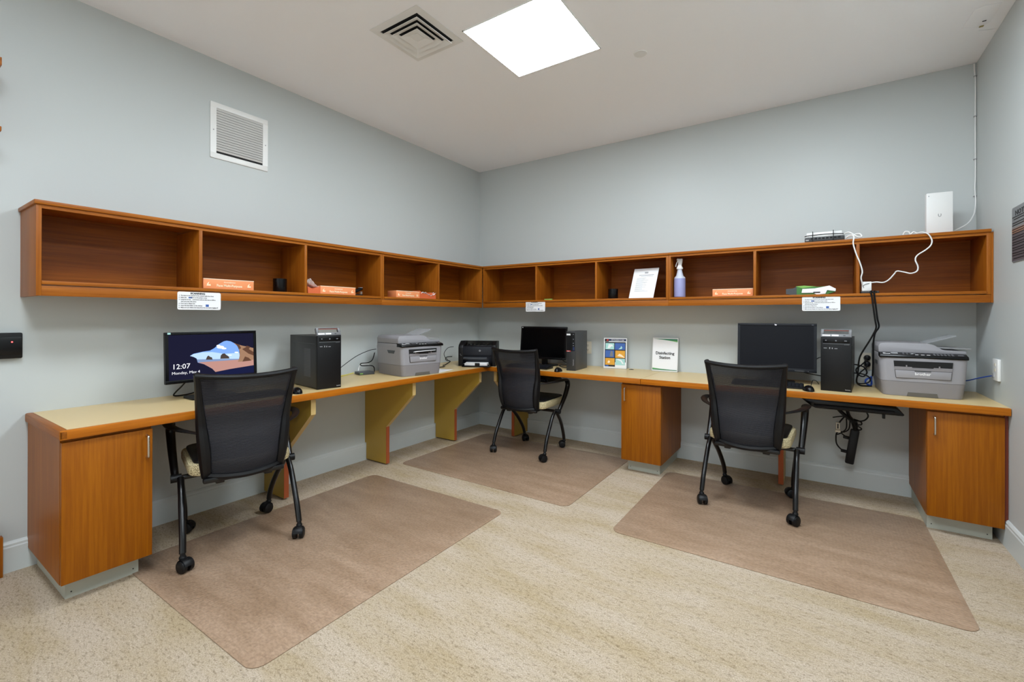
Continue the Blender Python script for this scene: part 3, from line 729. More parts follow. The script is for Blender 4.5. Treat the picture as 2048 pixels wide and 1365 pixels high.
# ------------------------------------------------------------------ tower computers
def tower(loc, rz, label, w=0.165, d=0.43, h=0.355):
    t = thing('tower_computer', label, 'computer', loc, rz, 'tall black tower computers with a front carrying handle')
    hw_ = w / 2
    finish(MB().box(-hw_ + 0.002, hw_ - 0.002, 0.022, d, 0.006, h - 0.006, bev=0.002), 'case', 'case', t)
    finish(MB().box(-hw_, hw_, 0.0, 0.024, 0.0, h, bev=0.004), 'front_bezel', 'blk', t)
    for sx in (-1, 1):
        x = sx * (hw_ - 0.0018)
        finish(MB().box(x - 0.001, x + 0.001, 0.10, 0.20, 0.075, 0.265), 'vent_panel', 'perf', t, smooth=False)
        finish(MB().box(x - 0.0012, x + 0.0012, 0.04, d - 0.02, 0.297, 0.300), 'side_groove', 'casel', t, smooth=False)
    # optical drive, ports
    finish(MB().box(-hw_ + 0.012, hw_ - 0.010, -0.0025, 0.001, h - 0.038, h - 0.012, bev=0.001), 'disc_drive', 'blkg', t)
    b = MB().box(-0.058, -0.050, -0.0032, -0.002, h - 0.026, h - 0.020).box(-0.004, 0.004, -0.0032, -0.002, h - 0.028, h - 0.020).box(0.044, 0.058, -0.0032, -0.002, h - 0.027, h - 0.022)
    finish(b, 'drive_marks', 'label', t)
    finish(MB().box(-hw_ + 0.012, hw_ - 0.01, -0.0015, 0.001, h - 0.046, h - 0.044).box(hw_ - 0.04, hw_ - 0.012, -0.002, 0.001, h - 0.051, h - 0.0495), 'trim_line', 'label', t)
    pz = h - 0.076
    b = MB().box(-0.066, -0.048, -0.001, 0.0005, pz, pz + 0.004).box(-0.036, -0.031, -0.001, 0.0005, pz - 0.003, pz + 0.008).box(-0.022, -0.017, -0.001, 0.0005, pz - 0.003, pz + 0.006).box(-0.008, 0.008, -0.001, 0.0005, pz - 0.002, pz + 0.002)
    finish(b, 'front_ports', 'greys', t)
    text('brand_logo', 'lenovo', 0.010, 'greys', t, (hw_ - 0.02, -0.001, 0.012), bold=0.0003)
    # handle: open frame sloping back
    hz, hy = 0.056, 0.030
    mtx = Matrix.Translation((0, 0.002, h)) @ Matrix.Rotation(math.radians(-24), 4, 'X')
    hd = MB()
    hd.box(-hw_, hw_, 0, 0.02, 0.0, 0.022, bev=0.002, mtx=mtx).box(-hw_, hw_, 0, 0.02, hz - 0.006, hz, bev=0.002, mtx=mtx)
    hd.box(-hw_, -hw_ + 0.016, 0, 0.02, 0.02, hz - 0.004, bev=0.001, mtx=mtx).box(hw_ - 0.016, hw_, 0, 0.02, 0.02, hz - 0.004, bev=0.001, mtx=mtx)
    hnd = finish(hd, 'handle', 'grey' if False else 'greyh', t, 'grey open carrying handle with labels')
    finish(MB().box(-hw_ + 0.014, hw_ - 0.014, 0.004, 0.006, hz - 0.012, hz - 0.006, mtx=mtx), 'handle_lining', 'redwood', hnd)
    b = MB().box(-hw_ + 0.008, -0.030, -0.0008, 0.0005, 0.006, 0.015, mtx=mtx).box(-0.024, 0.014, -0.0008, 0.0005, 0.006, 0.016, mtx=mtx)
    finish(b, 'sticker', 'paper', hnd)
    finish(MB().box(0.038, 0.05, -0.0008, 0.0005, 0.008, 0.013, mtx=mtx), 'power_button', 'ink', hnd)
    return t
M['greyh'] = mat('handle_grey', (104, 104, 106), 0.4)
tower((0.5435, -2.3035, DZ), math.radians(82), 'black tower computer with carrying handle between the lit monitor and grey printer')
tower((3.3405, -0.5045, DZ), math.radians(-5.3), 'black tower computer with carrying handle beside the tangle of cables at the right')
# slim upright computer near the corner
t = thing('slim_tower_computer', 'slim dark grey upright computer with a red badge beside the corner monitor', 'computer', (1.4145, -0.4855, DZ), math.radians(4.5))
finish(MB().box(-0.0405, 0.0445, 0.012, 0.30, 0, 0.352, bev=0.003), 'case', 'casel', t)
finish(MB().box(-0.041, 0.043, 0.0, 0.014, 0.0, 0.353, bev=0.003), 'front_bezel', 'case', t)
finish(MB().box(-0.037, 0.039, -0.0015, 0.001, 0.176, 0.340), 'grille', 'blk', t)
for i in range(7):
    finish(MB().box(-0.034 + i * 0.0066, -0.0325 + i * 0.0066, -0.0035, -0.001, 0.180, 0.318), 'grille_rib', 'blkg', t)
b = MB()
for z in (0.325, 0.282, 0.246, 0.225): b.box(0.022, 0.030, -0.0025, -0.001, z - 0.004, z + 0.003)
finish(b, 'ports', 'label', t)
finish(MB().box(0.021, 0.036, -0.0025, -0.001, 0.182, 0.212), 'processor_sticker', 'navy', t)
finish(MB().box(-0.038, -0.002, -0.003, -0.001, 0.315, 0.330), 'sticker', 'paper', t)
finish(MB().box(-0.040, 0.001, -0.0025, -0.001, 0.170, 0.179), 'badge', 'red', t)
text('badge_text', 'lenovo', 0.008, 'paper', t, (-0.020, -0.003, 0.172), bold=0.0003)
text('product_text', 'ThinkCentre', 0.011, 'greys', t, (0.029, -0.001, 0.045), rot=(PI / 2, -PI / 2, 0), align='LEFT', bold=0.0003)

# ------------------------------------------------------------------ multifunction printers
def mfp(loc, rz, label, paper=False):
    t = thing('multifunction_printer', label, 'printer', loc, rz, 'grey multifunction laser printers')
    # plan outline with rounded front corners; front y=0, back y=0.37
    def plan(hw_, fr_, rad=0.035):
        return [(-hw_, 0.37), (-hw_, rad * 0.9)] + [(-hw_ + rad - rad * math.cos(a), rad * 0.9 - rad * 0.9 * math.sin(a) + fr_) for a in [PI / 2 * k / 4 for k in range(1, 4)]] + \
               [(-hw_ + rad, fr_), (0, fr_ - 0.006), (hw_ - rad, fr_)] + [(hw_ - rad + rad * math.sin(a), rad * 0.9 - rad * 0.9 * math.cos(a) + fr_) for a in [PI / 2 * k / 4 for k in range(1, 4)]] + [(hw_, rad * 0.9), (hw_, 0.37)]
    def loft(h0, h1, z0, z1, f0=0.0, f1=0.0, bev=0.0):
        tt = bmesh.new(); A = [tt.verts.new((x, y, z0)) for x, y in plan(h0, f0)]; B = [tt.verts.new((x, y, z1)) for x, y in plan(h1, f1)]
        n = len(A); tt.faces.new(A); tt.faces.new(B[::-1])
        for i in range(n): tt.faces.new((A[i], A[(i + 1) % n], B[(i + 1) % n], B[i]))
        bmesh.ops.recalc_face_normals(tt, faces=list(tt.faces))
        b = MB(); b._join(tt); return b
    tray = loft(0.184, 0.195, 0.0, 0.088, 0.006, 0.001)
    finish(tray, 'paper_tray', 'greyd', t)
    finish(MB().prism([(-0.072, 0.0), (0.072, 0.0), (0.066, 0.024), (-0.066, 0.024)], 'y', -0.002, 0.03), 'tray_grip', 'grip', t)
    body = loft(0.1955, 0.205, 0.0895, 0.235, 0.0, 0.0)
    finish(body, 'body', 'grey', t)
    # front recess: black mouth, output bed, flap
    finish(MB().prism([(-0.135, 0.215), (0.135, 0.215), (0.132, 0.176), (-0.132, 0.176)], 'y', -0.0075, 0.02), 'output_slot', 'dark', t)
    bed = MB().prism([(-0.132, 0.180), (-0.05, 0.180), (-0.046, 0.171), (0.046, 0.171), (0.05, 0.180), (0.132, 0.180), (0.130, 0.160), (-0.130, 0.160)], 'y', -0.010, 0.01)
    bed.box(-0.078, -0.072, -0.012, 0, 0.175, 0.190).box(0.072, 0.078, -0.012, 0, 0.175, 0.190)
    finish(bed, 'output_bed', 'greyd', t)
    if paper:
        finish(MB().prism([(-0.10, 0.193), (0.10, 0.199), (0.115, 0.202), (-0.08, 0.198)], 'y', -0.028, 0.02), 'printed_sheet', 'paper', t)
    flap = finish(MB().prism([(-0.129, 0.158), (0.129, 0.158), (0.125, 0.112), (-0.123, 0.112)], 'y', -0.0095, 0.01, bev=0.0012), 'front_flap', 'grey', t)
    finish(MB().prism([(-0.1305, 0.1595), (0.1305, 0.1595), (0.1265, 0.1105), (-0.1245, 0.1105)], 'y', -0.0082, 0.008), 'flap_gap', 'ink', t)
    finish(MB().prism([(-0.040, 0.160), (0.040, 0.160), (0.036, 0.153), (-0.036, 0.153)], 'y', -0.0106, 0.0), 'flap_notch', 'casel', t)
    text('brand_logo', 'brother', 0.023, 'paper', t, (0.0, -0.0105, 0.132), bold=0.0004)
    finish(MB().box(-0.190, 0.190, 0.018, 0.36, 0.0875, 0.0900), 'tray_seam', 'ink', t)
    # control panel
    cpy = [(-0.006, 0.232), (-0.010, 0.240), (-0.004, 0.252), (0.062, 0.268), (0.08, 0.268), (0.08, 0.232)]
    cp = finish(MB().prism(cpy, 'x', -0.203, 0.203, bev=0.003), 'control_panel', 'blkg', t)
    mtx = Matrix.Translation((0, -0.004, 0.2525)) @ Matrix.Rotation(math.atan2(0.016, 0.066), 4, 'X')
    def kb(nm, m_, L):
        b = MB()
        for (x0, x1, y0, y1) in L: b.box(x0, x1, y0, y1, 0.0, 0.0014, mtx=mtx)
        finish(b, nm, m_, cp, smooth=False)
    kb('display', 'greys', [(-0.145, -0.112, 0.018, 0.042)])
    kb('panel_marks', 'paper', [(-0.185, -0.150, 0.014, 0.019), (-0.185, -0.172, 0.026, 0.030), (-0.048, -0.038, 0.026, 0.030), (-0.033, -0.018, 0.004, 0.009), (-0.006, 0.010, 0.004, 0.009), (0.020, 0.036, 0.004, 0.009)])
    kb('keys', 'label', [(-0.09 + 0.018 * i, -0.082 + 0.018 * i, 0.030, 0.036) for i in range(4)] + [(-0.09 + 0.018 * i, -0.082 + 0.018 * i, 0.014, 0.019) for i in range(3)] +
       [(0.052 + 0.016 * i, 0.062 + 0.016 * i, 0.006 + 0.013 * j, 0.011 + 0.013 * j) for i in range(6) for j in range(3)] + [(0.160, 0.184, 0.012, 0.024)])
    finish(MB().box(-0.204, 0.204, 0.066, 0.369, 0.2345, 0.2590, bev=0.001), 'upper_body', 'grey', t)
    # scanner lid with document feeder hump
    lid = [(-0.203, 0.262), (-0.205, 0.300), (-0.195, 0.318), (-0.17, 0.323), (0.030, 0.323), (0.062, 0.314), (0.095, 0.290), (0.112, 0.284), (0.203, 0.281), (0.203, 0.262)]
    finish(MB().prism([(x, z) for x, z in lid], 'y', 0.045, 0.37, bev=0.004), 'scanner_lid', 'grey', t)
    finish(MB().box(-0.201, 0.201, 0.056, 0.368, 0.2585, 0.2635), 'lid_gap', 'ink', t)
    finish(MB().box(-0.052, 0.058, 0.048, 0.075, 0.262, 0.278, bev=0.003), 'lid_handle', 'blkg', t)
    sup = MB().prism([(0.030, 0.316), (0.034, 0.320), (0.175, 0.372), (0.174, 0.367)], 'y', 0.12, 0.33)
    finish(sup, 'paper_support', 'smoke', t, 'clear document support raised at an angle')
    sup = MB().prism([(0.075, 0.300), (0.10, 0.294), (0.235, 0.293), (0.235, 0.296), (0.10, 0.298)], 'y', 0.09, 0.30)
    finish(sup, 'document_flap', 'greys', t)
    # side grip recess
    for sx in (-1, 1):
        finish(MB().prism([(0.09, 0.205), (0.21, 0.205), (0.19, 0.180), (0.11, 0.180)], 'x', sx * 0.1985, sx * 0.2035), 'side_grip', 'casel', t, smooth=False)
    return t
mfp((0.555, -1.455, DZ + 0.0015), math.radians(80), 'grey multifunction printer on the left worktop with a white sheet in its slot', paper=True)
mfp((3.768, -0.470, DZ + 0.0015), math.radians(1.5), 'grey multifunction printer at the right end of the worktop by the right wall')

# ------------------------------------------------------------------ black laser printer in the corner
t = thing('laser_printer', 'small black laser printer in the corner with white paper in its tray', 'printer', (0.515, -0.695, DZ + 0.0015), math.radians(27))
finish(MB().prism([(0.0, 0.0), (0.23, 0.0), (0.24, 0.03), (0.24, 0.235), (0.10, 0.24), (0.015, 0.205), (0.0, 0.18)], 'x', -0.182, -0.135, bev=0.005), 'left_cheek', 'blk', t)
finish(MB().prism([(0.0, 0.0), (0.23, 0.0), (0.24, 0.03), (0.24, 0.235), (0.10, 0.24), (0.015, 0.205), (0.0, 0.18)], 'x', 0.145, 0.182, bev=0.005), 'right_cheek', 'blk', t)
finish(MB().prism([(0.012, 0.09), (0.0, 0.11), (0.002, 0.185), (0.02, 0.192), (0.23, 0.2), (0.23, 0.02), (0.03, 0.02)], 'x', -0.136, 0.146, bev=0.002), 'front_cover', 'bezel', t)
finish(MB().prism([(0.04, 0.199), (0.10, 0.203), (0.22, 0.235), (0.235, 0.235), (0.235, 0.19), (0.04, 0.19)], 'x', -0.134, 0.144, bev=0.002), 'output_bin', 'blkg', t)
for i in range(6):
    finish(MB().box(-0.10 + i * 0.038, -0.094 + i * 0.038, 0.06, 0.12, 0.200, 0.210), 'bin_rib', 'blk', t)
finish(MB().prism([(-0.012, 0.078), (0.01, 0.088), (0.03, 0.088), (0.03, 0.070), (-0.006, 0.066)], 'x', -0.132, 0.10, bev=0.002), 'tray_door', 'casel', t)
tr = MB().box(-0.128, 0.142, -0.085, 0.10, 0.0, 0.014, bev=0.003).box(-0.128, -0.118, -0.085, 0.05, 0.012, 0.040, bev=0.003).box(0.132, 0.142, -0.085, 0.05, 0.012, 0.030, bev=0.003)
tr.box(0.0, 0.045, -0.09, -0.080, 0.012, 0.040, bev=0.003)
finish(tr, 'paper_tray', 'blkg', t)
for i in range(4):
    mt = Matrix.Translation((0.005, 0, 0.016 + i * 0.0055)) @ Matrix.Rotation(math.radians((0, 1.5, -2, 5)[i]), 4, 'Z')
    finish(MB().box(-0.108, 0.108, -0.078, 0.10, 0.0, 0.005, mtx=mt), 'paper_stack', 'paper', t, smooth=False)
finish(MB().box(-0.165, -0.158, -0.002, 0.001, 0.112, 0.118).box(-0.158, -0.150, -0.002, 0.001, 0.100, 0.105), 'buttons', 'label', t)
bd = finish(MB().lathe([(0.009, -0.002), (0.009, 0.002)], (0.030, 0, 0.150), 20, axis='y'), 'badge', 'greys', t)
text('brand_logo', 'hp', 0.012, 'ink', t, (0.030, -0.0025, 0.147), bold=0.0005, shear=0.2)

# ------------------------------------------------------------------ sign holders on the worktop
def plate_frame(t, w, h, tilt=7, m_='paper'):
    mt = Matrix.Rotation(math.radians(-tilt), 4, 'X')
    finish(MB().box(-w / 2, w / 2, 0.0, 0.004, 0.002, h, bev=0.001, mtx=mt), 'holder', 'whitep', t)
    fb = MB().box(-w / 2, w / 2, -0.002, 0.05, 0.0, 0.003, bev=0.001)
    finish(fb, 'foot', 'smoke', t)
    return mt
def flat(mt, L, name, m_, parent, d=0.0006):
    b = MB()
    for (x0, x1, z0, z1) in L: b.box(x0, x1, -d, 0.0, z0, z1, mtx=mt)
    return finish(b, name, m_, parent, smooth=False)
def fpoly(mt, P, name, m_, parent, d=0.0008, d0=0.0):
    return finish(MB().prism(P, 'y', -d, -d0, mtx=mt), name, m_, parent, smooth=False)
t = thing('sign_holder', 'white upright holder with a poster of six blue and gold panels', 'sign', (1.680, -0.105, DZ), math.radians(12))
mt = plate_frame(t, 0.212, 0.285, 5)
sh = flat(mt, [(-0.100, 0.100, 0.014, 0.277)], 'sheet', 'paper', t)
flat(mt, [(-0.098, 0.098, 0.255, 0.276)], 'header', 'navy', sh, 0.0012)
flat(mt, [(-0.098, -0.060, 0.249, 0.276)], 'emblem', 'ink', sh, 0.0014)
fpoly(mt, [(-0.082, 0.254), (-0.064, 0.258), (-0.062, 0.272), (-0.078, 0.272)], 'emblem', 'red', sh, 0.0018)
flat(mt, [(-0.096, 0.096, 0.060, 0.247)], 'panel_backing', 'ink', sh, 0.0012)
flat(mt, [(-0.096, 0.0, 0.018, 0.062)], 'panel_backing', 'ink', sh, 0.0011)
text('header_text', 'STOP THE SPREAD OF GERMS', 0.0125, 'paper', sh, mt @ Vector((0.022, -0.0016, 0.261)), bold=0.0003, sx=0.72)
for (x0, x1, z0, z1, c) in ((-0.090, -0.010, 0.178, 0.236, 'aqua'), (-0.003, 0.090, 0.176, 0.238, 'blue2'), (-0.090, -0.009, 0.104, 0.170, 'blue2'),
                            (0.002, 0.090, 0.100, 0.168, 'gold'), (-0.090, -0.004, 0.034, 0.096, 'gold'), (0.004, 0.090, 0.034, 0.094, 'aqua')):
    p = flat(mt, [(x0, x1, z0, z1)], 'poster_panel', c, sh, 0.0018)
fpoly(mt, [(0.03, 0.180), (0.06, 0.184), (0.066, 0.196), (0.055, 0.212), (0.048, 0.196)], 'poster_figure', 'aqua', sh, 0.0024)
fpoly(mt, [(-0.050, 0.112), (-0.018, 0.112), (-0.022, 0.160), (-0.040, 0.164)], 'poster_figure', 'label', sh, 0.0024)
fpoly(mt, [(0.02, 0.118), (0.038, 0.140), (0.058, 0.132), (0.088, 0.106), (0.088, 0.102), (0.05, 0.112)], 'poster_figure', 'cream', sh, 0.0024)
fpoly(mt, [(-0.07, 0.055), (-0.062, 0.074), (-0.048, 0.072), (-0.045, 0.058), (-0.058, 0.048)], 'poster_figure', 'cream', sh, 0.0024)
fpoly(mt, [(0.012, 0.086), (0.05, 0.072), (0.068, 0.045), (0.082, 0.045), (0.06, 0.08), (0.03, 0.092)], 'poster_figure', 'paper', sh, 0.0024)
fpoly(mt, [(-0.072, 0.185), (-0.05, 0.19), (-0.03, 0.21), (-0.018, 0.20), (-0.026, 0.222), (-0.06, 0.226)], 'poster_figure', 'paper', sh, 0.0024)
flat(mt, [(-0.094, -0.06, 0.018, 0.032)], 'corner_logo', 'blue2', sh, 0.0018)
t = thing('sign_holder', 'white upright holder reading Disinfecting Station with green swooshes', 'sign', (2.122, -0.070, DZ), math.radians(1))
mt = plate_frame(t, 0.222, 0.298, 7)
sh = flat(mt, [(-0.105, 0.105, 0.012, 0.290)], 'sheet', 'paper', t)
fpoly(mt, [(-0.103, 0.289), (0.105, 0.289), (0.105, 0.262), (0.06, 0.270), (-0.02, 0.282)], 'swoosh', 'pgreen', sh, 0.0012)
fpoly(mt, [(-0.103, 0.289), (0.105, 0.289), (0.105, 0.276), (0.05, 0.276), (-0.05, 0.284)], 'swoosh', 'dgreen', sh, 0.0016)
fpoly(mt, [(-0.105, 0.014), (-0.105, 0.030), (-0.04, 0.024), (0.105, 0.016), (0.105, 0.0125)], 'swoosh', 'pgreen', sh, 0.0012)
fpoly(mt, [(-0.105, 0.014), (-0.105, 0.021), (0.0, 0.020), (0.105, 0.018), (0.105, 0.0125)], 'swoosh', 'dgreen', sh, 0.0016)
text('sign_text', 'Disinfecting', 0.036, 'ink', sh, mt @ Vector((0, -0.0012, 0.150)), bold=0.0008, sx=0.95)
text('sign_text', 'Station', 0.036, 'ink', sh, mt @ Vector((0, -0.0012, 0.112)), bold=0.0008, sx=0.95)
o = finish(MB().prism([(-0.02, 0.0), (0.02, 0.0), (0.022, 0.003), (0.0, 0.006), (-0.022, 0.003)], 'y', -0.012, 0.012, bev=0.001), 'badge_clip', 'case')
o.location = (1.832, -0.09, DZ); tag(o, 'small dark flat clip on the worktop beside the six-panel poster', 'clip')

# ------------------------------------------------------------------ scanning instruction plates under the shelves
def scan_plate(loc, rz, label, m_='paper', s=1.0):
    t = thing('instruction_plate', label, 'sign', loc, rz, 'scanning instruction plates under the shelves')
    w, h = 0.218, 0.100
    finish(MB().prism(rrect(-w / 2, w / 2, 0, h, 0.009), 'y', -0.0015, 0.0), 'plate', m_, t)
    text('heading_text', 'SCANNING', 0.0135, 'ink', t, (-0.01, -0.0018, h - 0.0130), bold=0.0007, sx=1.05)
    lines = ['1.  The items to be scanned on the scanner\'s glass face down', '2.  Select the          button on the printer screen', '3.  Using the arrows    scroll down until you find scan to USB to',
             '     click and press OK button', '4.  Press start to Black Scan', '5.  Open the Scan folder on the desktop', '6.  Make sure you delete your items from the scan before logging off']
    for i, l in enumerate(lines):
        text('body_text', l, 0.0082, 'ink', t, (-w / 2 + 0.006, -0.0018, h - 0.0235 - i * 0.0112), align='LEFT', bold=0.0002, sx=0.86)
    finish(MB().box(-0.056, -0.038, -0.0020, -0.0012, h - 0.036, h - 0.0285), 'button_icon', 'blue2', t)
    finish(MB().box(0.030, 0.046, -0.0020, -0.0012, h - 0.083, h - 0.069), 'folder_icon', 'blue2', t)
scan_plate((0.3130, -2.978, 1.272), PI / 2, 'white SCANNING instruction plate under the left-wall shelf above the lit monitor')
scan_plate((0.965, -0.3500, 1.286), 0, 'white SCANNING instruction plate under the shelf above the corner monitor')
scan_plate((3.2595, -0.3500, 1.283), 0, 'white SCANNING instruction plate under the shelf above the right-hand monitor')

# ------------------------------------------------------------------ things in the shelves
SZ = 1.3972
def glovebox(loc, rz, L, label, open_end=False):
    t = thing('wipes_box', label, 'box', loc, rz, 'flat orange multi-purpose boxes in the shelves')
    h, d = 0.058, 0.11
    finish(MB().box(0, L, 0, d, 0, h, bev=0.001), 'carton', 'orange', t)
    finish(MB().box(0.001, L, -0.0008, d, h - 0.0035, h + 0.0006), 'lid_edge', 'cream', t)
    text('product_text', 'Face Multi-Purpose', 0.0195, 'cream', t, (L * 0.5, -0.001, 0.014), bold=0.0007, sx=L / 0.30)
    text('small_text', 'FOODSERVICE', 0.0105, 'cream', t, (L * 0.5, -0.001, 0.036), bold=0.0003, sx=L / 0.30)
    for x in (0.028, L - 0.028):
        fpoly(Matrix.Identity(4), [(x - 0.011, 0.016), (x + 0.011, 0.016), (x + 0.009, 0.026), (x - 0.002, 0.024), (x + 0.003, 0.040), (x - 0.008, 0.030)], 'logo_mark', 'cream', t, 0.0009)
    return t
glovebox((0.300, -2.955, SZ), PI / 2, 0.282, 'flat orange multi-purpose box beside a black cup in the left shelf')
t = glovebox((0.290, -2.206, SZ), PI / 2, 0.296, 'orange multi-purpose box with white wipe spilling from its torn left end')
fp = MB().prism([(-0.095, 0.0), (0.0, 0.0), (0.0, 0.052), (-0.03, 0.044), (-0.06, 0.030), (-0.10, 0.050)], 'y', 0.0, 0.10)
finish(fp, 'torn_flap', 'oranged', t, smooth=False)
def crumple(a, b):
    x = -0.10 + a * 0.105; y = 0.005 + b * 0.09
    return Vector((x, y, 0.045 + 0.058 * math.exp(-((a - 0.2) / 0.38) ** 2) * (0.75 + 0.25 * math.cos(b * 9)) + 0.004 * math.sin(a * 31 + b * 17) - 0.012 * b))
finish(MB().grid(crumple, 14, 8, 0.001), 'crumpled_wipe', 'paper', t)
t = glovebox((0.290, -1.502, SZ), PI / 2, 0.27, 'crushed orange box with torn right half in the fourth left-hand shelf bay')
fp = MB().prism([(0.27, 0.0), (0.478, 0.0), (0.476, 0.040), (0.46, 0.056), (0.43, 0.050), (0.42, 0.060), (0.36, 0.040), (0.30, 0.052), (0.27, 0.070)], 'y', 0.0, 0.09)
finish(fp, 'torn_end', 'oranged', t, smooth=False)
def crumple2(a, b):
    x = 0.285 + a * 0.185; y = -0.008 + b * 0.09
    return Vector((x, y, 0.044 + 0.014 * math.sin(a * 7 + b * 3) + 0.005 * math.sin(a * 27 + b * 19)))
finish(MB().grid(crumple2, 16, 6, 0.001), 'crumpled_wipe', 'paper', t)
t = glovebox((2.556, -0.300, SZ), 0, 0.283, 'flat orange multi-purpose box in the shelf bay right of the spray bottle')
def cup(loc, rr, h, label):
    t = thing('pen_cup', label, 'cup', loc)
    finish(MB().lathe([(rr * 0.92, 0), (rr, 0.006), (rr, h), (rr - 0.004, h), (rr - 0.006, 0.01), (0.001, 0.01)], (0, 0, 0), 28), 'cup_wall', 'blkg', t)
    return t
cup((0.215, -2.459, SZ), 0.043, 0.092, 'round black cup in the left-wall shelf beside the flat orange box')
cup((1.725, -0.270, SZ), 0.044, 0.088, 'round black cup in the back-wall shelf beside the propped sheet')
# stapler
t = thing('stapler', 'black stapler beside the orange box with the spilling white wipe', 'stapler', (0.262, -1.900, SZ), PI / 2)
finish(MB().box(0.0, 0.085, 0, 0.032, 0, 0.012, bev=0.003), 'base', 'blk', t)
finish(MB().prism([(0.0, 0.012), (0.01, 0.040), (0.055, 0.062), (0.082, 0.062), (0.082, 0.048), (0.02, 0.022)], 'y', 0.003, 0.029, bev=0.003), 'arm', 'blkg', t)
finish(MB().box(0.058, 0.082, 0.004, 0.028, 0.064, 0.067), 'cap', 'greys', t)
finish(MB().box(0.062, 0.080, 0.006, 0.026, 0.012, 0.034), 'magazine', 'chrome', t)
o = finish(MB().box(0, 0.084, 0, 0.02, 0, 0.010, bev=0.002), 'highlighter_pen', 'lime'); o.location = (1.055, -0.335, SZ)
tag(o, 'lime green marker lying in the back-wall shelf above the corner monitor', 'marker')
# propped sheet
t = thing('propped_sheet', 'white printed sheet leaning back in the shelf, right of a black cup', 'paper', (1.985, -0.300, SZ), math.radians(-3))
mt = Matrix.Rotation(math.radians(-15), 4, 'X') @ Matrix(((1, 0, 0.10, 0), (0, 1, 0, 0), (0, 0, 1, 0), (0, 0, 0, 1)))
finish(MB().box(-0.108, 0.108, 0.0, 0.0012, 0, 0.268, mtx=mt), 'sheet', 'paper', t)
b = MB()
rows = [(-0.055, 0.075, 0.206, 0.0035), (-0.035, 0.07, 0.196, 0.002)] + [(-0.07, -0.07 + random.uniform(0.06, 0.13), 0.180 - i * 0.0092, 0.0016) for i in range(14)]
for (x0, x1, z, hh) in rows: b.box(x0, x1, -0.0006, 0.0, z, z + hh, mtx=mt)
finish(b, 'printed_lines', 'inkg', t, smooth=False)
finish(MB().box(-0.008, 0.022, -0.0006, 0, 0.222, 0.236, mtx=mt), 'logo_mark', 'greys', t, smooth=False)
# spray bottle
t = thing('spray_bottle', 'spray bottle of lilac cleaning liquid in the back-wall shelf', 'bottle', (2.300, -0.270, SZ))
finish(MB().lathe([(0.040, 0.0), (0.045, 0.006), (0.045, 0.150), (0.0435, 0.156)], (0, 0, 0), 32), 'body', 'lilac', t, 'lilac liquid filled body')
finish(MB().lathe([(0.0438, 0.1562), (0.042, 0.164), (0.028, 0.178), (0.022, 0.205), (0.017, 0.228), (0.017, 0.238)], (0, 0, 0), 32), 'neck', 'milky', t)
finish(MB().lathe([(0.0235, 0.232), (0.025, 0.238), (0.024, 0.246), (0.019, 0.252), (0.018, 0.262)], (0, 0, 0), 24), 'collar', 'whitep', t)
finish(MB().prism([(-0.012, 0.258), (0.014, 0.258), (0.020, 0.285), (0.024, 0.318), (-0.020, 0.322), (-0.024, 0.306), (-0.012, 0.300)], 'y', -0.011, 0.011, bev=0.004), 'spray_head', 'whitep', t)
finish(MB().tube([(-0.014, 0, 0.302), (-0.026, 0, 0.280), (-0.032, 0, 0.255)], 0.004, seg=8), 'trigger', 'whitep', t)
# crushed green box
t = thing('wipes_box', 'crushed green and white torn box in the shelf above the right-hand monitor', 'box', (3.051, -0.300, SZ))
finish(MB().prism([(0.0, 0.008), (0.045, 0.0), (0.065, 0.0), (0.065, 0.060), (0.045, 0.048), (0.0, 0.044)], 'y', 0.0, 0.07), 'torn_end', 'casel', t, smooth=False)
finish(MB().prism([(0.05, 0.0), (0.24, 0.0), (0.292, 0.018), (0.296, 0.034), (0.26, 0.060), (0.20, 0.055), (0.06, 0.062)], 'y', 0.002, 0.09), 'carton', 'green', t, smooth=False)
finish(MB().prism([(0.095, 0.014), (0.165, 0.014), (0.185, 0.000), (0.235, 0.006), (0.245, 0.030), (0.292, 0.022), (0.294, 0.038), (0.258, 0.061), (0.175, 0.044), (0.10, 0.042)], 'y', -0.006, 0.003), 'torn_lid', 'paper', t, smooth=False)
finish(MB().prism([(0.06, 0.062), (0.11, 0.066), (0.18, 0.058), (0.10, 0.048)], 'y', 0.0, 0.09), 'top_flap', 'lime', t, smooth=False)
finish(MB().box(0.165, 0.205, -0.0078, -0.006, 0.012, 0.020), 'bar_code', 'ink', t)

# power strip in the end bay with the plug
t = thing('power_strip', 'small dark power strip in the shelf bay with a white plug in it', 'power strip', (3.480, -0.335, SZ))
finish(MB().box(0.0, 0.095, 0.0, 0.05, 0.0, 0.016, bev=0.003), 'strip', 'case', t)
for i in range(2): finish(MB().box(0.055 + i * 0.022, 0.062 + i * 0.022, -0.001, 0.002, 0.004, 0.011), 'socket', 'blkg', t)
t = thing('plug_adapter', 'white cube power adapter plugged into the shelf power strip', 'plug', (3.484, -0.335, SZ + 0.016))
finish(MB().box(0.0, 0.052, 0.0, 0.045, 0.0, 0.062, bev=0.004), 'adapter_body', 'whitep', t)
finish(MB().tube([(0.012, -0.002, 0.02), (0.008, -0.003, 0.034), (0.02, -0.004, 0.045), (0.04, -0.003, 0.050)], 0.0015, seg=6), 'cord_end', 'inkg', t)

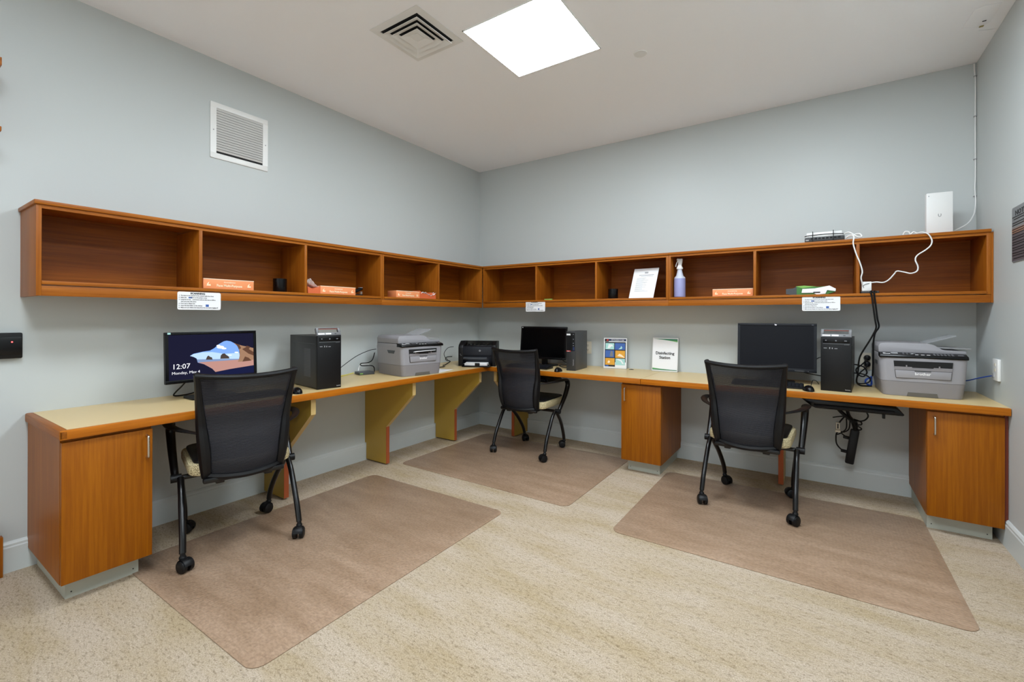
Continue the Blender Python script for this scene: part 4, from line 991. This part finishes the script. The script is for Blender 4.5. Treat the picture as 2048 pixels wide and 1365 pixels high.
# ------------------------------------------------------------------ on top of the shelves
t = thing('network_switch', 'black network switch with a white box strapped on it by black ties', 'network device', (3.165, -0.330, ZT), 0)
finish(MB().box(0, 0.228, 0.0, 0.14, 0.004, 0.034, bev=0.003), 'switch_body', 'case', t)
for i in range(8):
    finish(MB().box(0.035 + i * 0.022, 0.050 + i * 0.022, -0.001, 0.002, 0.020, 0.030), 'port', 'blkg', t)
finish(MB().box(0.006, 0.024, -0.0015, 0.001, 0.012, 0.020), 'badge', 'greys', t)
finish(MB().tube([(0.0, -0.004, 0.042), (0.02, -0.010, 0.046), (0.10, -0.011, 0.049), (0.18, -0.008, 0.047), (0.222, -0.004, 0.044)], 0.003, seg=8), 'cable', 'blk', t)
t = thing('power_injector', 'white slab power injector strapped on top of the network switch', 'network device', (3.175, -0.325, ZT + 0.035), 0)
finish(MB().box(0.0, 0.205, 0.004, 0.09, 0.0, 0.034, bev=0.005), 'case', 'whitep', t)
for x in (0.035, 0.153):
    b = MB().box(x, x + 0.004, -0.008, 0.0, -0.028, 0.040).box(x, x + 0.004, -0.008, 0.10, 0.036, 0.039)
    finish(b, 'strap', 'blkg', t, smooth=False)
t = thing('access_point', 'tall white wireless access box standing on the shelf by the right wall', 'access point', (3.885, -0.22, ZT), math.radians(4))
finish(MB().box(-0.064, 0.064, 0.0, 0.035, 0.0, 0.275, bev=0.004), 'case', 'whitep', t)
finish(MB().tube([(-0.006, -0.001, 0.138), (-0.006, -0.001, 0.126), (0.0, -0.001, 0.120), (0.006, -0.001, 0.126), (0.006, -0.001, 0.138)], 0.0013, seg=6), 'logo_mark', 'label', t)
finish(MB().box(-0.055, -0.050, -0.0008, 0.001, 0.252, 0.258), 'status_mark', 'greys', t)

# ------------------------------------------------------------------ cables
def cable(name, pts, rad, m_, label, smooth=6, cat='cable'):
    # keep the coils beside the printer clear of its body
    pts = [((min(x, 3.552) if 3.44 < x < 3.60 and z < 1.0 and z > 0.72 else x), y, z) for x, y, z in pts]
    o = finish(MB().tube(pts, rad, seg=8, smooth=smooth), name, m_); tag(o, label, cat); return o
cable('cable', [(3.383, -0.30, 1.805), (3.416, -0.33, 1.812), (3.459, -0.335, 1.778), (3.483, -0.33, 1.776), (3.473, -0.31, 1.800), (3.435, -0.31, 1.793), (3.401, -0.33, 1.775), (3.42, -0.345, 1.790), (3.440, -0.368, 1.776), (3.437, -0.372, 1.727), (3.454, -0.372, 1.655), (3.472, -0.372, 1.6), (3.485, -0.37, 1.542), (3.479, -0.366, 1.50), (3.487, -0.35, 1.46)], 0.0042, 'whitep', 'white cord looping from the network switch down over the shelf front')
cable('cable', [(3.694, -0.33, 1.768), (3.703, -0.335, 1.786), (3.72, -0.335, 1.784), (3.729, -0.335, 1.768), (3.745, -0.335, 1.780), (3.760, -0.34, 1.770), (3.782, -0.365, 1.770), (3.807, -0.375, 1.755), (3.824, -0.375, 1.717), (3.819, -0.375, 1.684), (3.795, -0.375, 1.657), (3.757, -0.375, 1.627), (3.748, -0.375, 1.598), (3.76, -0.375, 1.556), (3.754, -0.375, 1.527), (3.726, -0.375, 1.516), (3.694, -0.37, 1.526), (3.661, -0.37, 1.534), (3.648, -0.36, 1.518), (3.622, -0.355, 1.482), (3.595, -0.345, 1.466), (3.561, -0.335, 1.470), (3.53, -0.325, 1.468)], 0.0038, 'whitep', 'white cord zigzagging from the shelf top to the white adapter')
cable('cable', [(4.085, -0.008, 2.893), (4.086, -0.008, 2.851), (4.089, -0.008, 2.811), (4.091, -0.008, 2.769), (4.0905, -0.008, 2.492), (4.0915, -0.008, 2.183), (4.089, -0.01, 2.08), (4.091, -0.016, 2.0), (4.086, -0.03, 1.944), (4.072, -0.06, 1.897), (4.03, -0.12, 1.835), (3.95, -0.165, 1.785), (3.93, -0.175, 1.775)], 0.0035, 'whitep', 'thin white cable running down the right corner to the access box')
for i, z in enumerate((2.811, 2.55, 2.27, 2.03)):
    o = finish(MB().box(4.082, 4.0975, -0.014, -0.001, z - 0.003, z + 0.003, bev=0.001), 'cable_clip', 'greys')
    tag(o, ['cable clip just below the ceiling in the right corner', 'cable clip second from the ceiling in the right corner', 'cable clip third from the ceiling in the right corner', 'cable clip lowest of those in the right corner'][i], 'clip', 'cable clips in the right corner')
cable('cable', [(3.535, -0.33, 1.412), (3.528, -0.362, 1.405), (3.535, -0.362, 1.378), (3.543, -0.358, 1.307), (3.554, -0.34, 1.223), (3.562, -0.307, 1.170), (3.547, -0.283, 1.121), (3.526, -0.26, 1.07), (3.488, -0.237, 0.986), (3.477, -0.213, 0.933), (3.474, -0.19, 0.859), (3.468, -0.167, 0.790), (3.492, -0.143, 0.762), (3.545, -0.12, 0.760), (3.575, -0.11, 0.765)], 0.0052, 'blk', 'black power cord hanging from the shelf, looping low onto the worktop')
cable('cable', [(3.552, -0.33, 1.412), (3.546, -0.366, 1.405), (3.548, -0.366, 1.377), (3.556, -0.360, 1.307), (3.566, -0.34, 1.229), (3.576, -0.308, 1.176), (3.558, -0.287, 1.131), (3.551, -0.265, 1.061), (3.555, -0.243, 0.96), (3.555, -0.222, 0.868), (3.556, -0.20, 0.84)], 0.0052, 'blk', 'black power cord hanging from the shelf to behind the right-hand printer')
cable('cable', [(3.536, -0.03, 0.945), (3.520, -0.05, 0.92), (3.495, -0.08, 0.895), (3.470, -0.09, 0.870), (3.478, -0.09, 0.835), (3.510, -0.09, 0.82), (3.530, -0.09, 0.85), (3.515, -0.09, 0.885), (3.48, -0.10, 0.90), (3.455, -0.12, 0.905)], 0.0045, 'blk', 'black cord tangled below the wall outlet behind the right tower')
cable('cable', [(3.545, -0.03, 0.915), (3.525, -0.06, 0.88), (3.490, -0.10, 0.845), (3.470, -0.12, 0.80), (3.480, -0.14, 0.775), (3.53, -0.15, 0.785), (3.545, -0.14, 0.815), (3.51, -0.13, 0.84), (3.455, -0.12, 0.845)], 0.0045, 'blk', 'black cord coiled on the worktop between tower and right-hand printer')
cable('cable', [(3.524, -0.12, 0.804), (3.553, -0.125, 0.827), (3.575, -0.12, 0.812), (3.569, -0.11, 0.775), (3.545, -0.12, 0.766), (3.518, -0.125, 0.783), (3.534, -0.13, 0.812), (3.572, -0.135, 0.802), (3.56, -0.13, 0.770), (3.53, -0.12, 0.768), (3.52, -0.115, 0.80), (3.556, -0.11, 0.818), (3.58, -0.105, 0.79)], 0.0042, 'blue', 'bundle of blue network cable behind the right-hand printer')
cable('cable', [(3.955, -0.25, 0.84), (4.0, -0.279, 0.853), (4.047, -0.330, 0.880), (4.090, -0.40, 0.905)], 0.0032, 'blue', 'blue network cable from the right-hand printer to the right wall outlet')
cable('cable', [(4.02, -0.05, DZ + 0.006), (3.99, -0.10, DZ + 0.02), (4.0, -0.13, DZ + 0.035), (4.01, -0.09, DZ + 0.022), (3.98, -0.06, DZ + 0.006)], 0.005, 'blk', 'short black cord on the worktop behind the right end of the printer')
cable('cable', [(3.235, -0.30, 0.945), (3.25, -0.30, 0.955), (3.27, -0.22, 0.955)], 0.003, 'blk', 'thin black cord between large monitor and right tower, upper')
cable('cable', [(3.10, -0.24, 0.86), (3.18, -0.24, 0.835), (3.265, -0.22, 0.82)], 0.0035, 'blk', 'thin black cord between large monitor and right tower, middle')
cable('cable', [(3.20, -0.52, 0.762), (3.205, -0.44, 0.775), (3.215, -0.36, 0.80), (3.235, -0.30, 0.79), (3.25, -0.26, 0.765)], 0.0025, 'blk', 'mouse cord curling behind the right-hand mouse')
cable('cable', [(0.185, -1.625, 0.962), (0.17, -1.68, 0.955), (0.16, -1.80, 0.915), (0.15, -1.93, 0.84), (0.15, -2.03, 0.775), (0.15, -2.12, 0.762)], 0.0028, 'blk', 'thin black cord sagging from the left printer to the tower computer')
cable('cable', [(0.135, -1.60, 0.93), (0.12, -1.61, 0.87), (0.13, -1.66, 0.85), (0.11, -1.72, 0.845), (0.10, -1.70, 0.825), (0.12, -1.62, 0.82), (0.13, -1.60, 0.80), (0.12, -1.59, 0.765)], 0.0042, 'blk', 'black cord looped behind the left-hand grey printer')
cable('cable', [(0.09, -1.73, 0.785), (0.08, -1.71, 0.82), (0.075, -1.67, 0.835), (0.07, -1.62, 0.83), (0.08, -1.60, 0.81)], 0.004, 'whitep', 'short white cable arching out of the small grey modem')
cable('cable', [(0.10, -1.78, 0.775), (0.07, -1.83, 0.760), (0.10, -1.90, 0.760), (0.13, -1.98, 0.762), (0.09, -2.05, 0.760)], 0.004, 'yellow', 'yellow network cable on the worktop behind the left tower')
cable('cable', [(0.19, -0.66, 0.93), (0.16, -0.71, 0.92), (0.14, -0.745, 0.87), (0.14, -0.73, 0.825), (0.15, -0.70, 0.80)], 0.003, 'blk', 'thin black cord looping behind the black laser printer')
cable('cable', [(0.17, -0.66, 0.83), (0.14, -0.71, 0.825), (0.15, -0.73, 0.80), (0.18, -0.70, 0.785), (0.20, -0.76, 0.772), (0.22, -0.82, 0.762), (0.23, -0.86, 0.762)], 0.0045, 'blk', 'thick black cord trailing from the black laser printer along the worktop')
cable('cable', [(0.20, -3.00, 0.86), (0.15, -3.01, 0.82), (0.11, -3.02, 0.79), (0.08, -3.02, 0.765), (0.09, -2.98, 0.762), (0.12, -2.93, 0.775), (0.15, -2.90, 0.80)], 0.0042, 'blk', 'black cord hanging below the lit monitor')
cable('cable', [(1.18, -0.25, 0.86), (1.25, -0.30, 0.815), (1.30, -0.28, 0.79), (1.22, -0.33, 0.775), (1.30, -0.36, 0.764), (1.35, -0.30, 0.775)], 0.004, 'blk', 'black cords bunched between corner monitor and slim computer')
cable('cable', [(1.20, -0.36, 0.764), (1.27, -0.42, 0.762), (1.33, -0.50, 0.762), (1.352, -0.545, 0.77)], 0.0022, 'blk', 'thin mouse cord on the worktop by the slim computer')
# small grey modem by the left printer
t = thing('modem', 'small flat grey modem on the worktop left of the left-hand printer', 'network device', (0.12, -1.69, DZ), math.radians(75))
finish(MB().box(-0.065, 0.065, -0.05, 0.05, 0, 0.024, bev=0.004), 'case', 'casel', t)
finish(MB().box(-0.06, -0.035, -0.052, -0.049, 0.008, 0.016), 'lights', 'lime', t)
# sheet and pen on the worktop between the printers
o = finish(MB().box(-0.108, 0.108, -0.14, 0.14, 0, 0.0015), 'loose_sheet', 'paper', smooth=False); o.location = (0.44, -1.20, DZ + 0.001); o.rotation_euler = (0, 0, math.radians(12))
tag(o, 'white sheet lying on the worktop between the grey and black printers', 'paper')
o = finish(MB().tube([(0, -0.07, 0), (0, 0.055, 0), (0, 0.07, 0)], 0.0045, smooth=0, rad=[0.0045, 0.0045, 0.001]), 'pen', 'ink'); o.location = (0.30, -0.98, DZ + 0.005); o.rotation_euler = (0, 0, math.radians(-5))
tag(o, 'dark pen lying on the worktop beside the black laser printer', 'pen')

# ------------------------------------------------------------------ outlets
def outlet(loc, rz, label, plugs=False):
    t = thing('wall_outlet', label, 'outlet', loc, rz, 'cream wall outlets')
    finish(MB().box(-0.038, 0.038, -0.006, 0.0, -0.060, 0.060, bev=0.002), 'cover_plate', 'beige', t)
    for s_ in (-1, 1):
        finish(MB().box(-0.017, 0.017, -0.0075, -0.005, s_ * 0.022 - 0.015, s_ * 0.022 + 0.015, bev=0.001), 'socket', 'beige', t)
        finish(MB().box(-0.008, -0.005, -0.0082, -0.007, s_ * 0.022 - 0.003, s_ * 0.022 + 0.008).box(0.005, 0.008, -0.0082, -0.007, s_ * 0.022 - 0.003, s_ * 0.022 + 0.008).box(-0.003, 0.003, -0.0082, -0.007, s_ * 0.022 - 0.011, s_ * 0.022 - 0.006), 'socket_hole', 'ink', t)
    return t
outlet((1.362, 0, 0.933), 0, 'cream wall outlet partly hidden by the slim dark computer')
outlet((3.535, 0, 0.923), 0, 'cream wall outlet with black plugs behind the right-hand printer')
for z, lb in ((0.948, 'upper round black plug in the outlet behind the right-hand printer'), (0.903, 'lower black plug in the outlet behind the right-hand printer')):
    o = finish(MB().lathe([(0.020, -0.0088), (0.021, -0.014), (0.016, -0.032), (0.007, -0.036)], (3.537, 0, z), 18, axis='y'), 'power_plug', 'blk'); tag(o, lb, 'plug', 'plugs in the outlet behind the printer')
t = thing('data_outlet', 'white data outlet with a blue cable low on the right wall', 'outlet', (W, -0.436, 0.94), -PI / 2)
finish(MB().box(-0.045, 0.045, -0.014, 0.0, -0.062, 0.062, bev=0.003), 'cover_plate', 'whitep', t)
for z in (0.03, 0.0): finish(MB().box(-0.010, 0.010, -0.0155, -0.013, z - 0.008, z + 0.008), 'port', 'beige', t)
finish(MB().box(-0.048, -0.012, -0.017, -0.003, -0.045, -0.020, bev=0.002), 'cable_boot', 'smoke', t)

# notice on the right wall
t = thing('notice_sign', 'grey NOTICE sign with dark stripes on the right wall', 'sign', (W, -0.82, 1.53), -PI / 2)
finish(MB().prism(rrect(-0.155, 0.155, 0, 0.286, 0.010), 'y', -0.004, 0), 'plate', 'notice', t)
finish(MB().box(-0.153, 0.153, -0.0045, -0.0035, 0.005, 0.150), 'lower_band', 'plum', t, smooth=False)
finish(MB().box(-0.153, 0.153, -0.0047, -0.0035, 0.150, 0.176), 'brown_band', 'brownp', t, smooth=False)
text('heading_text', 'NOTICE', 0.034, 'ink', t, (-0.108, -0.0048, 0.242), align='LEFT', bold=0.001, sx=1.6)
b = MB()
for i, z in enumerate([0.232, 0.220, 0.202, 0.190, 0.168, 0.156, 0.145, 0.128, 0.116, 0.100, 0.088, 0.072, 0.060, 0.044, 0.032, 0.016]):
    b.box(-0.145 + (0.02 if i in (1, 15) else 0), 0.145 - (0.05 * (i % 3)), -0.0055, -0.0045, z, z + 0.0042)
finish(b, 'text_lines', 'ink', t, smooth=False)

# ------------------------------------------------------------------ things on the left wall, at the frame's edge
t = thing('wall_panel', 'black wall-mounted box with a glowing red indicator at the left edge', 'wall box', (0, -3.627, 1.03), PI / 2)
finish(MB().box(-0.50, 0.0, -0.030, 0.0, 0.0, 0.124, bev=0.006), 'housing', 'blk', t)
finish(MB().box(-0.498, -0.004, -0.0315, -0.029, 0.018, 0.104, bev=0.001), 'front_glass', 'blkg', t)
finish(MB().lathe([(0.003, -0.033), (0.003, -0.031)], (-0.036, 0, 0.080), 12, axis='y'), 'indicator_light', 'led', t, 'glowing red indicator light')
t = thing('wall_cabinet', 'cherry wall cabinet with moulded cornice and ledge, at the left edge', 'cabinet', (0, -3.72, 2.06), PI / 2)
finish(MB().prism([(0, 0.340), (0.0, 0.305), (-0.010, 0.30), (-0.022, 0.285), (-0.036, 0.262), (-0.6, 0.262), (-0.6, 0.340)], 'y', -0.19, 0.0), 'cornice', 'wx', t, smooth=False)
finish(MB().box(-0.6, -0.060, -0.15, 0, 0.03, 0.262), 'carcass', 'wz', t, smooth=False)
finish(MB().box(-0.6, 0.0, -0.19, 0.0, 0.008, 0.030, bev=0.003), 'ledge', 'wx', t)
finish(MB().box(-0.6, -0.008, -0.198, -0.19, 0.325, 0.338), 'crown_strip', 'wx', t)
t = thing('low_cabinet', 'cherry low cabinet end beside the baseboard at the left edge', 'cabinet', (0.018, -3.692, 0), PI / 2)
finish(MB().box(-0.6, 0.0, -0.035, 0.0, 0.0, 0.19, bev=0.002), 'plinth', 'wz', t)
finish(MB().box(-0.6, -0.02, -0.03, 0.0, 0.19, 0.24, bev=0.003), 'top', 'wx', t)

# ------------------------------------------------------------------ keyboard trays under the worktop
def kbtray(loc, rz, label, hook=True, k=1.0):
    t = thing('keyboard_tray', label, 'keyboard tray', loc, rz, 'black keyboard trays under the worktop')
    P = [(-0.265, 0.075), (-0.20, 0.022), (-0.18, 0.014), (0.262, 0.014), (0.268, 0.022), (0.235, 0.058), (0.20, 0.064), (-0.22, 0.078)]
    finish(MB().prism([(x * k, z - 0.044) for x, z in P], 'y', 0.0, 0.26, bev=0.004), 'tray', 'blkg', t)
    finish(MB().tube([(-0.19 * k, -0.006, -0.012), (0.22 * k, -0.006, -0.012)], 0.009, smooth=0), 'palm_rest', 'bezel', t)
    finish(MB().box(-0.06, 0.06, 0.10, 0.40, 0.026, 0.036, bev=0.003), 'slide_arm', 'blk', t)
    if hook: finish(MB().box(0.165, 0.180, 0.03, 0.05, -0.062, -0.026, bev=0.003), 'tilt_lever', 'blk', t)
    return t
kbtray((3.412, -0.525, 0.668), 0, 'black keyboard tray slung under the right-hand worktop')
kbtray((1.045, -0.60, 0.676), 0, 'black keyboard tray hidden under the worktop behind the corner chair', False, 0.78)
# cables and power strip hanging below
t = thing('power_strip', 'black power strip hanging under the right-hand worktop', 'power strip', (3.446, -0.12, 0.20))
mt = Matrix.Translation((0, 0, 0.122)) @ Matrix.Rotation(math.radians(8), 4, 'Y')
finish(MB().box(-0.026, 0.026, -0.02, 0.02, -0.125, 0.125, bev=0.010, mtx=mt), 'body', 'blk', t)
for z in (0.055, -0.045):
    finish(MB().box(-0.060, -0.020, -0.012, 0.012, z - 0.010, z + 0.010, bev=0.004, mtx=mt), 'plug', 'blk', t)
t = thing('adapter', 'pale square plug adapter dangling under the right-hand worktop', 'plug', (3.361, -0.20, 0.43))
finish(MB().box(-0.011, 0.011, -0.01, 0.01, 0.018, 0.068, bev=0.002), 'upper_block', 'beige', t)
finish(MB().box(-0.016, 0.016, -0.012, 0.012, 0.0, 0.016, bev=0.002), 'lower_block', 'beige', t)
finish(MB().box(-0.004, 0.004, -0.0112, -0.0095, 0.026, 0.060), 'slot', 'ink', t)
UG = [([(3.350, -0.24, 0.615), (3.378, -0.235, 0.580), (3.41, -0.235, 0.55), (3.445, -0.172, 0.507), (3.462, -0.13, 0.443)], 0.012, 'thick bundle of black cables under the right-hand keyboard tray'),
      ([(3.408, -0.235, 0.64), (3.418, -0.225, 0.57), (3.44, -0.2, 0.53), (3.465, -0.15, 0.50), (3.468, -0.13, 0.45)], 0.010, 'second black cable bundle under the right-hand keyboard tray'),
      ([(3.47, -0.25, 0.64), (3.511, -0.2, 0.600), (3.529, -0.2, 0.565), (3.515, -0.2, 0.536), (3.489, -0.2, 0.523), (3.451, -0.2, 0.523)], 0.0045, 'wide cable loop right of the cable bundle under the worktop'),
      ([(3.331, -0.2, 0.529), (3.362, -0.2, 0.538), (3.393, -0.2, 0.546), (3.42, -0.2, 0.555)], 0.004, 'stray cable end left of the cable bundle under the worktop'),
      ([(3.40, -0.2, 0.545), (3.371, -0.2, 0.50), (3.361, -0.2, 0.47)], 0.005, 'cable leading into the pale plug adapter'),
      ([(3.361, -0.2, 0.432), (3.352, -0.17, 0.402), (3.354, -0.16, 0.342), (3.376, -0.15, 0.305), (3.400, -0.13, 0.285)], 0.0045, 'cable from the pale adapter to the power strip, lower'),
      ([(3.409, -0.2, 0.54), (3.409, -0.2, 0.465), (3.382, -0.2, 0.428), (3.355, -0.2, 0.411)], 0.004, 'left inner cable loop under the right-hand worktop'),
      ([(3.43, -0.2, 0.53), (3.425, -0.188, 0.46), (3.398, -0.176, 0.43), (3.376, -0.164, 0.426), (3.400, -0.15, 0.400), (3.425, -0.13, 0.385)], 0.0042, 'cable from the bundle into the power strip, upper'),
      ([(3.45, -0.19, 0.53), (3.49, -0.18, 0.515), (3.494, -0.18, 0.496), (3.471, -0.18, 0.488), (3.494, -0.18, 0.468), (3.486, -0.16, 0.453), (3.468, -0.14, 0.454)], 0.0045, 'small cable curls above the hanging power strip')]
for pts, rad, lb in UG:
    cable('cable', pts, rad, 'blk', lb)
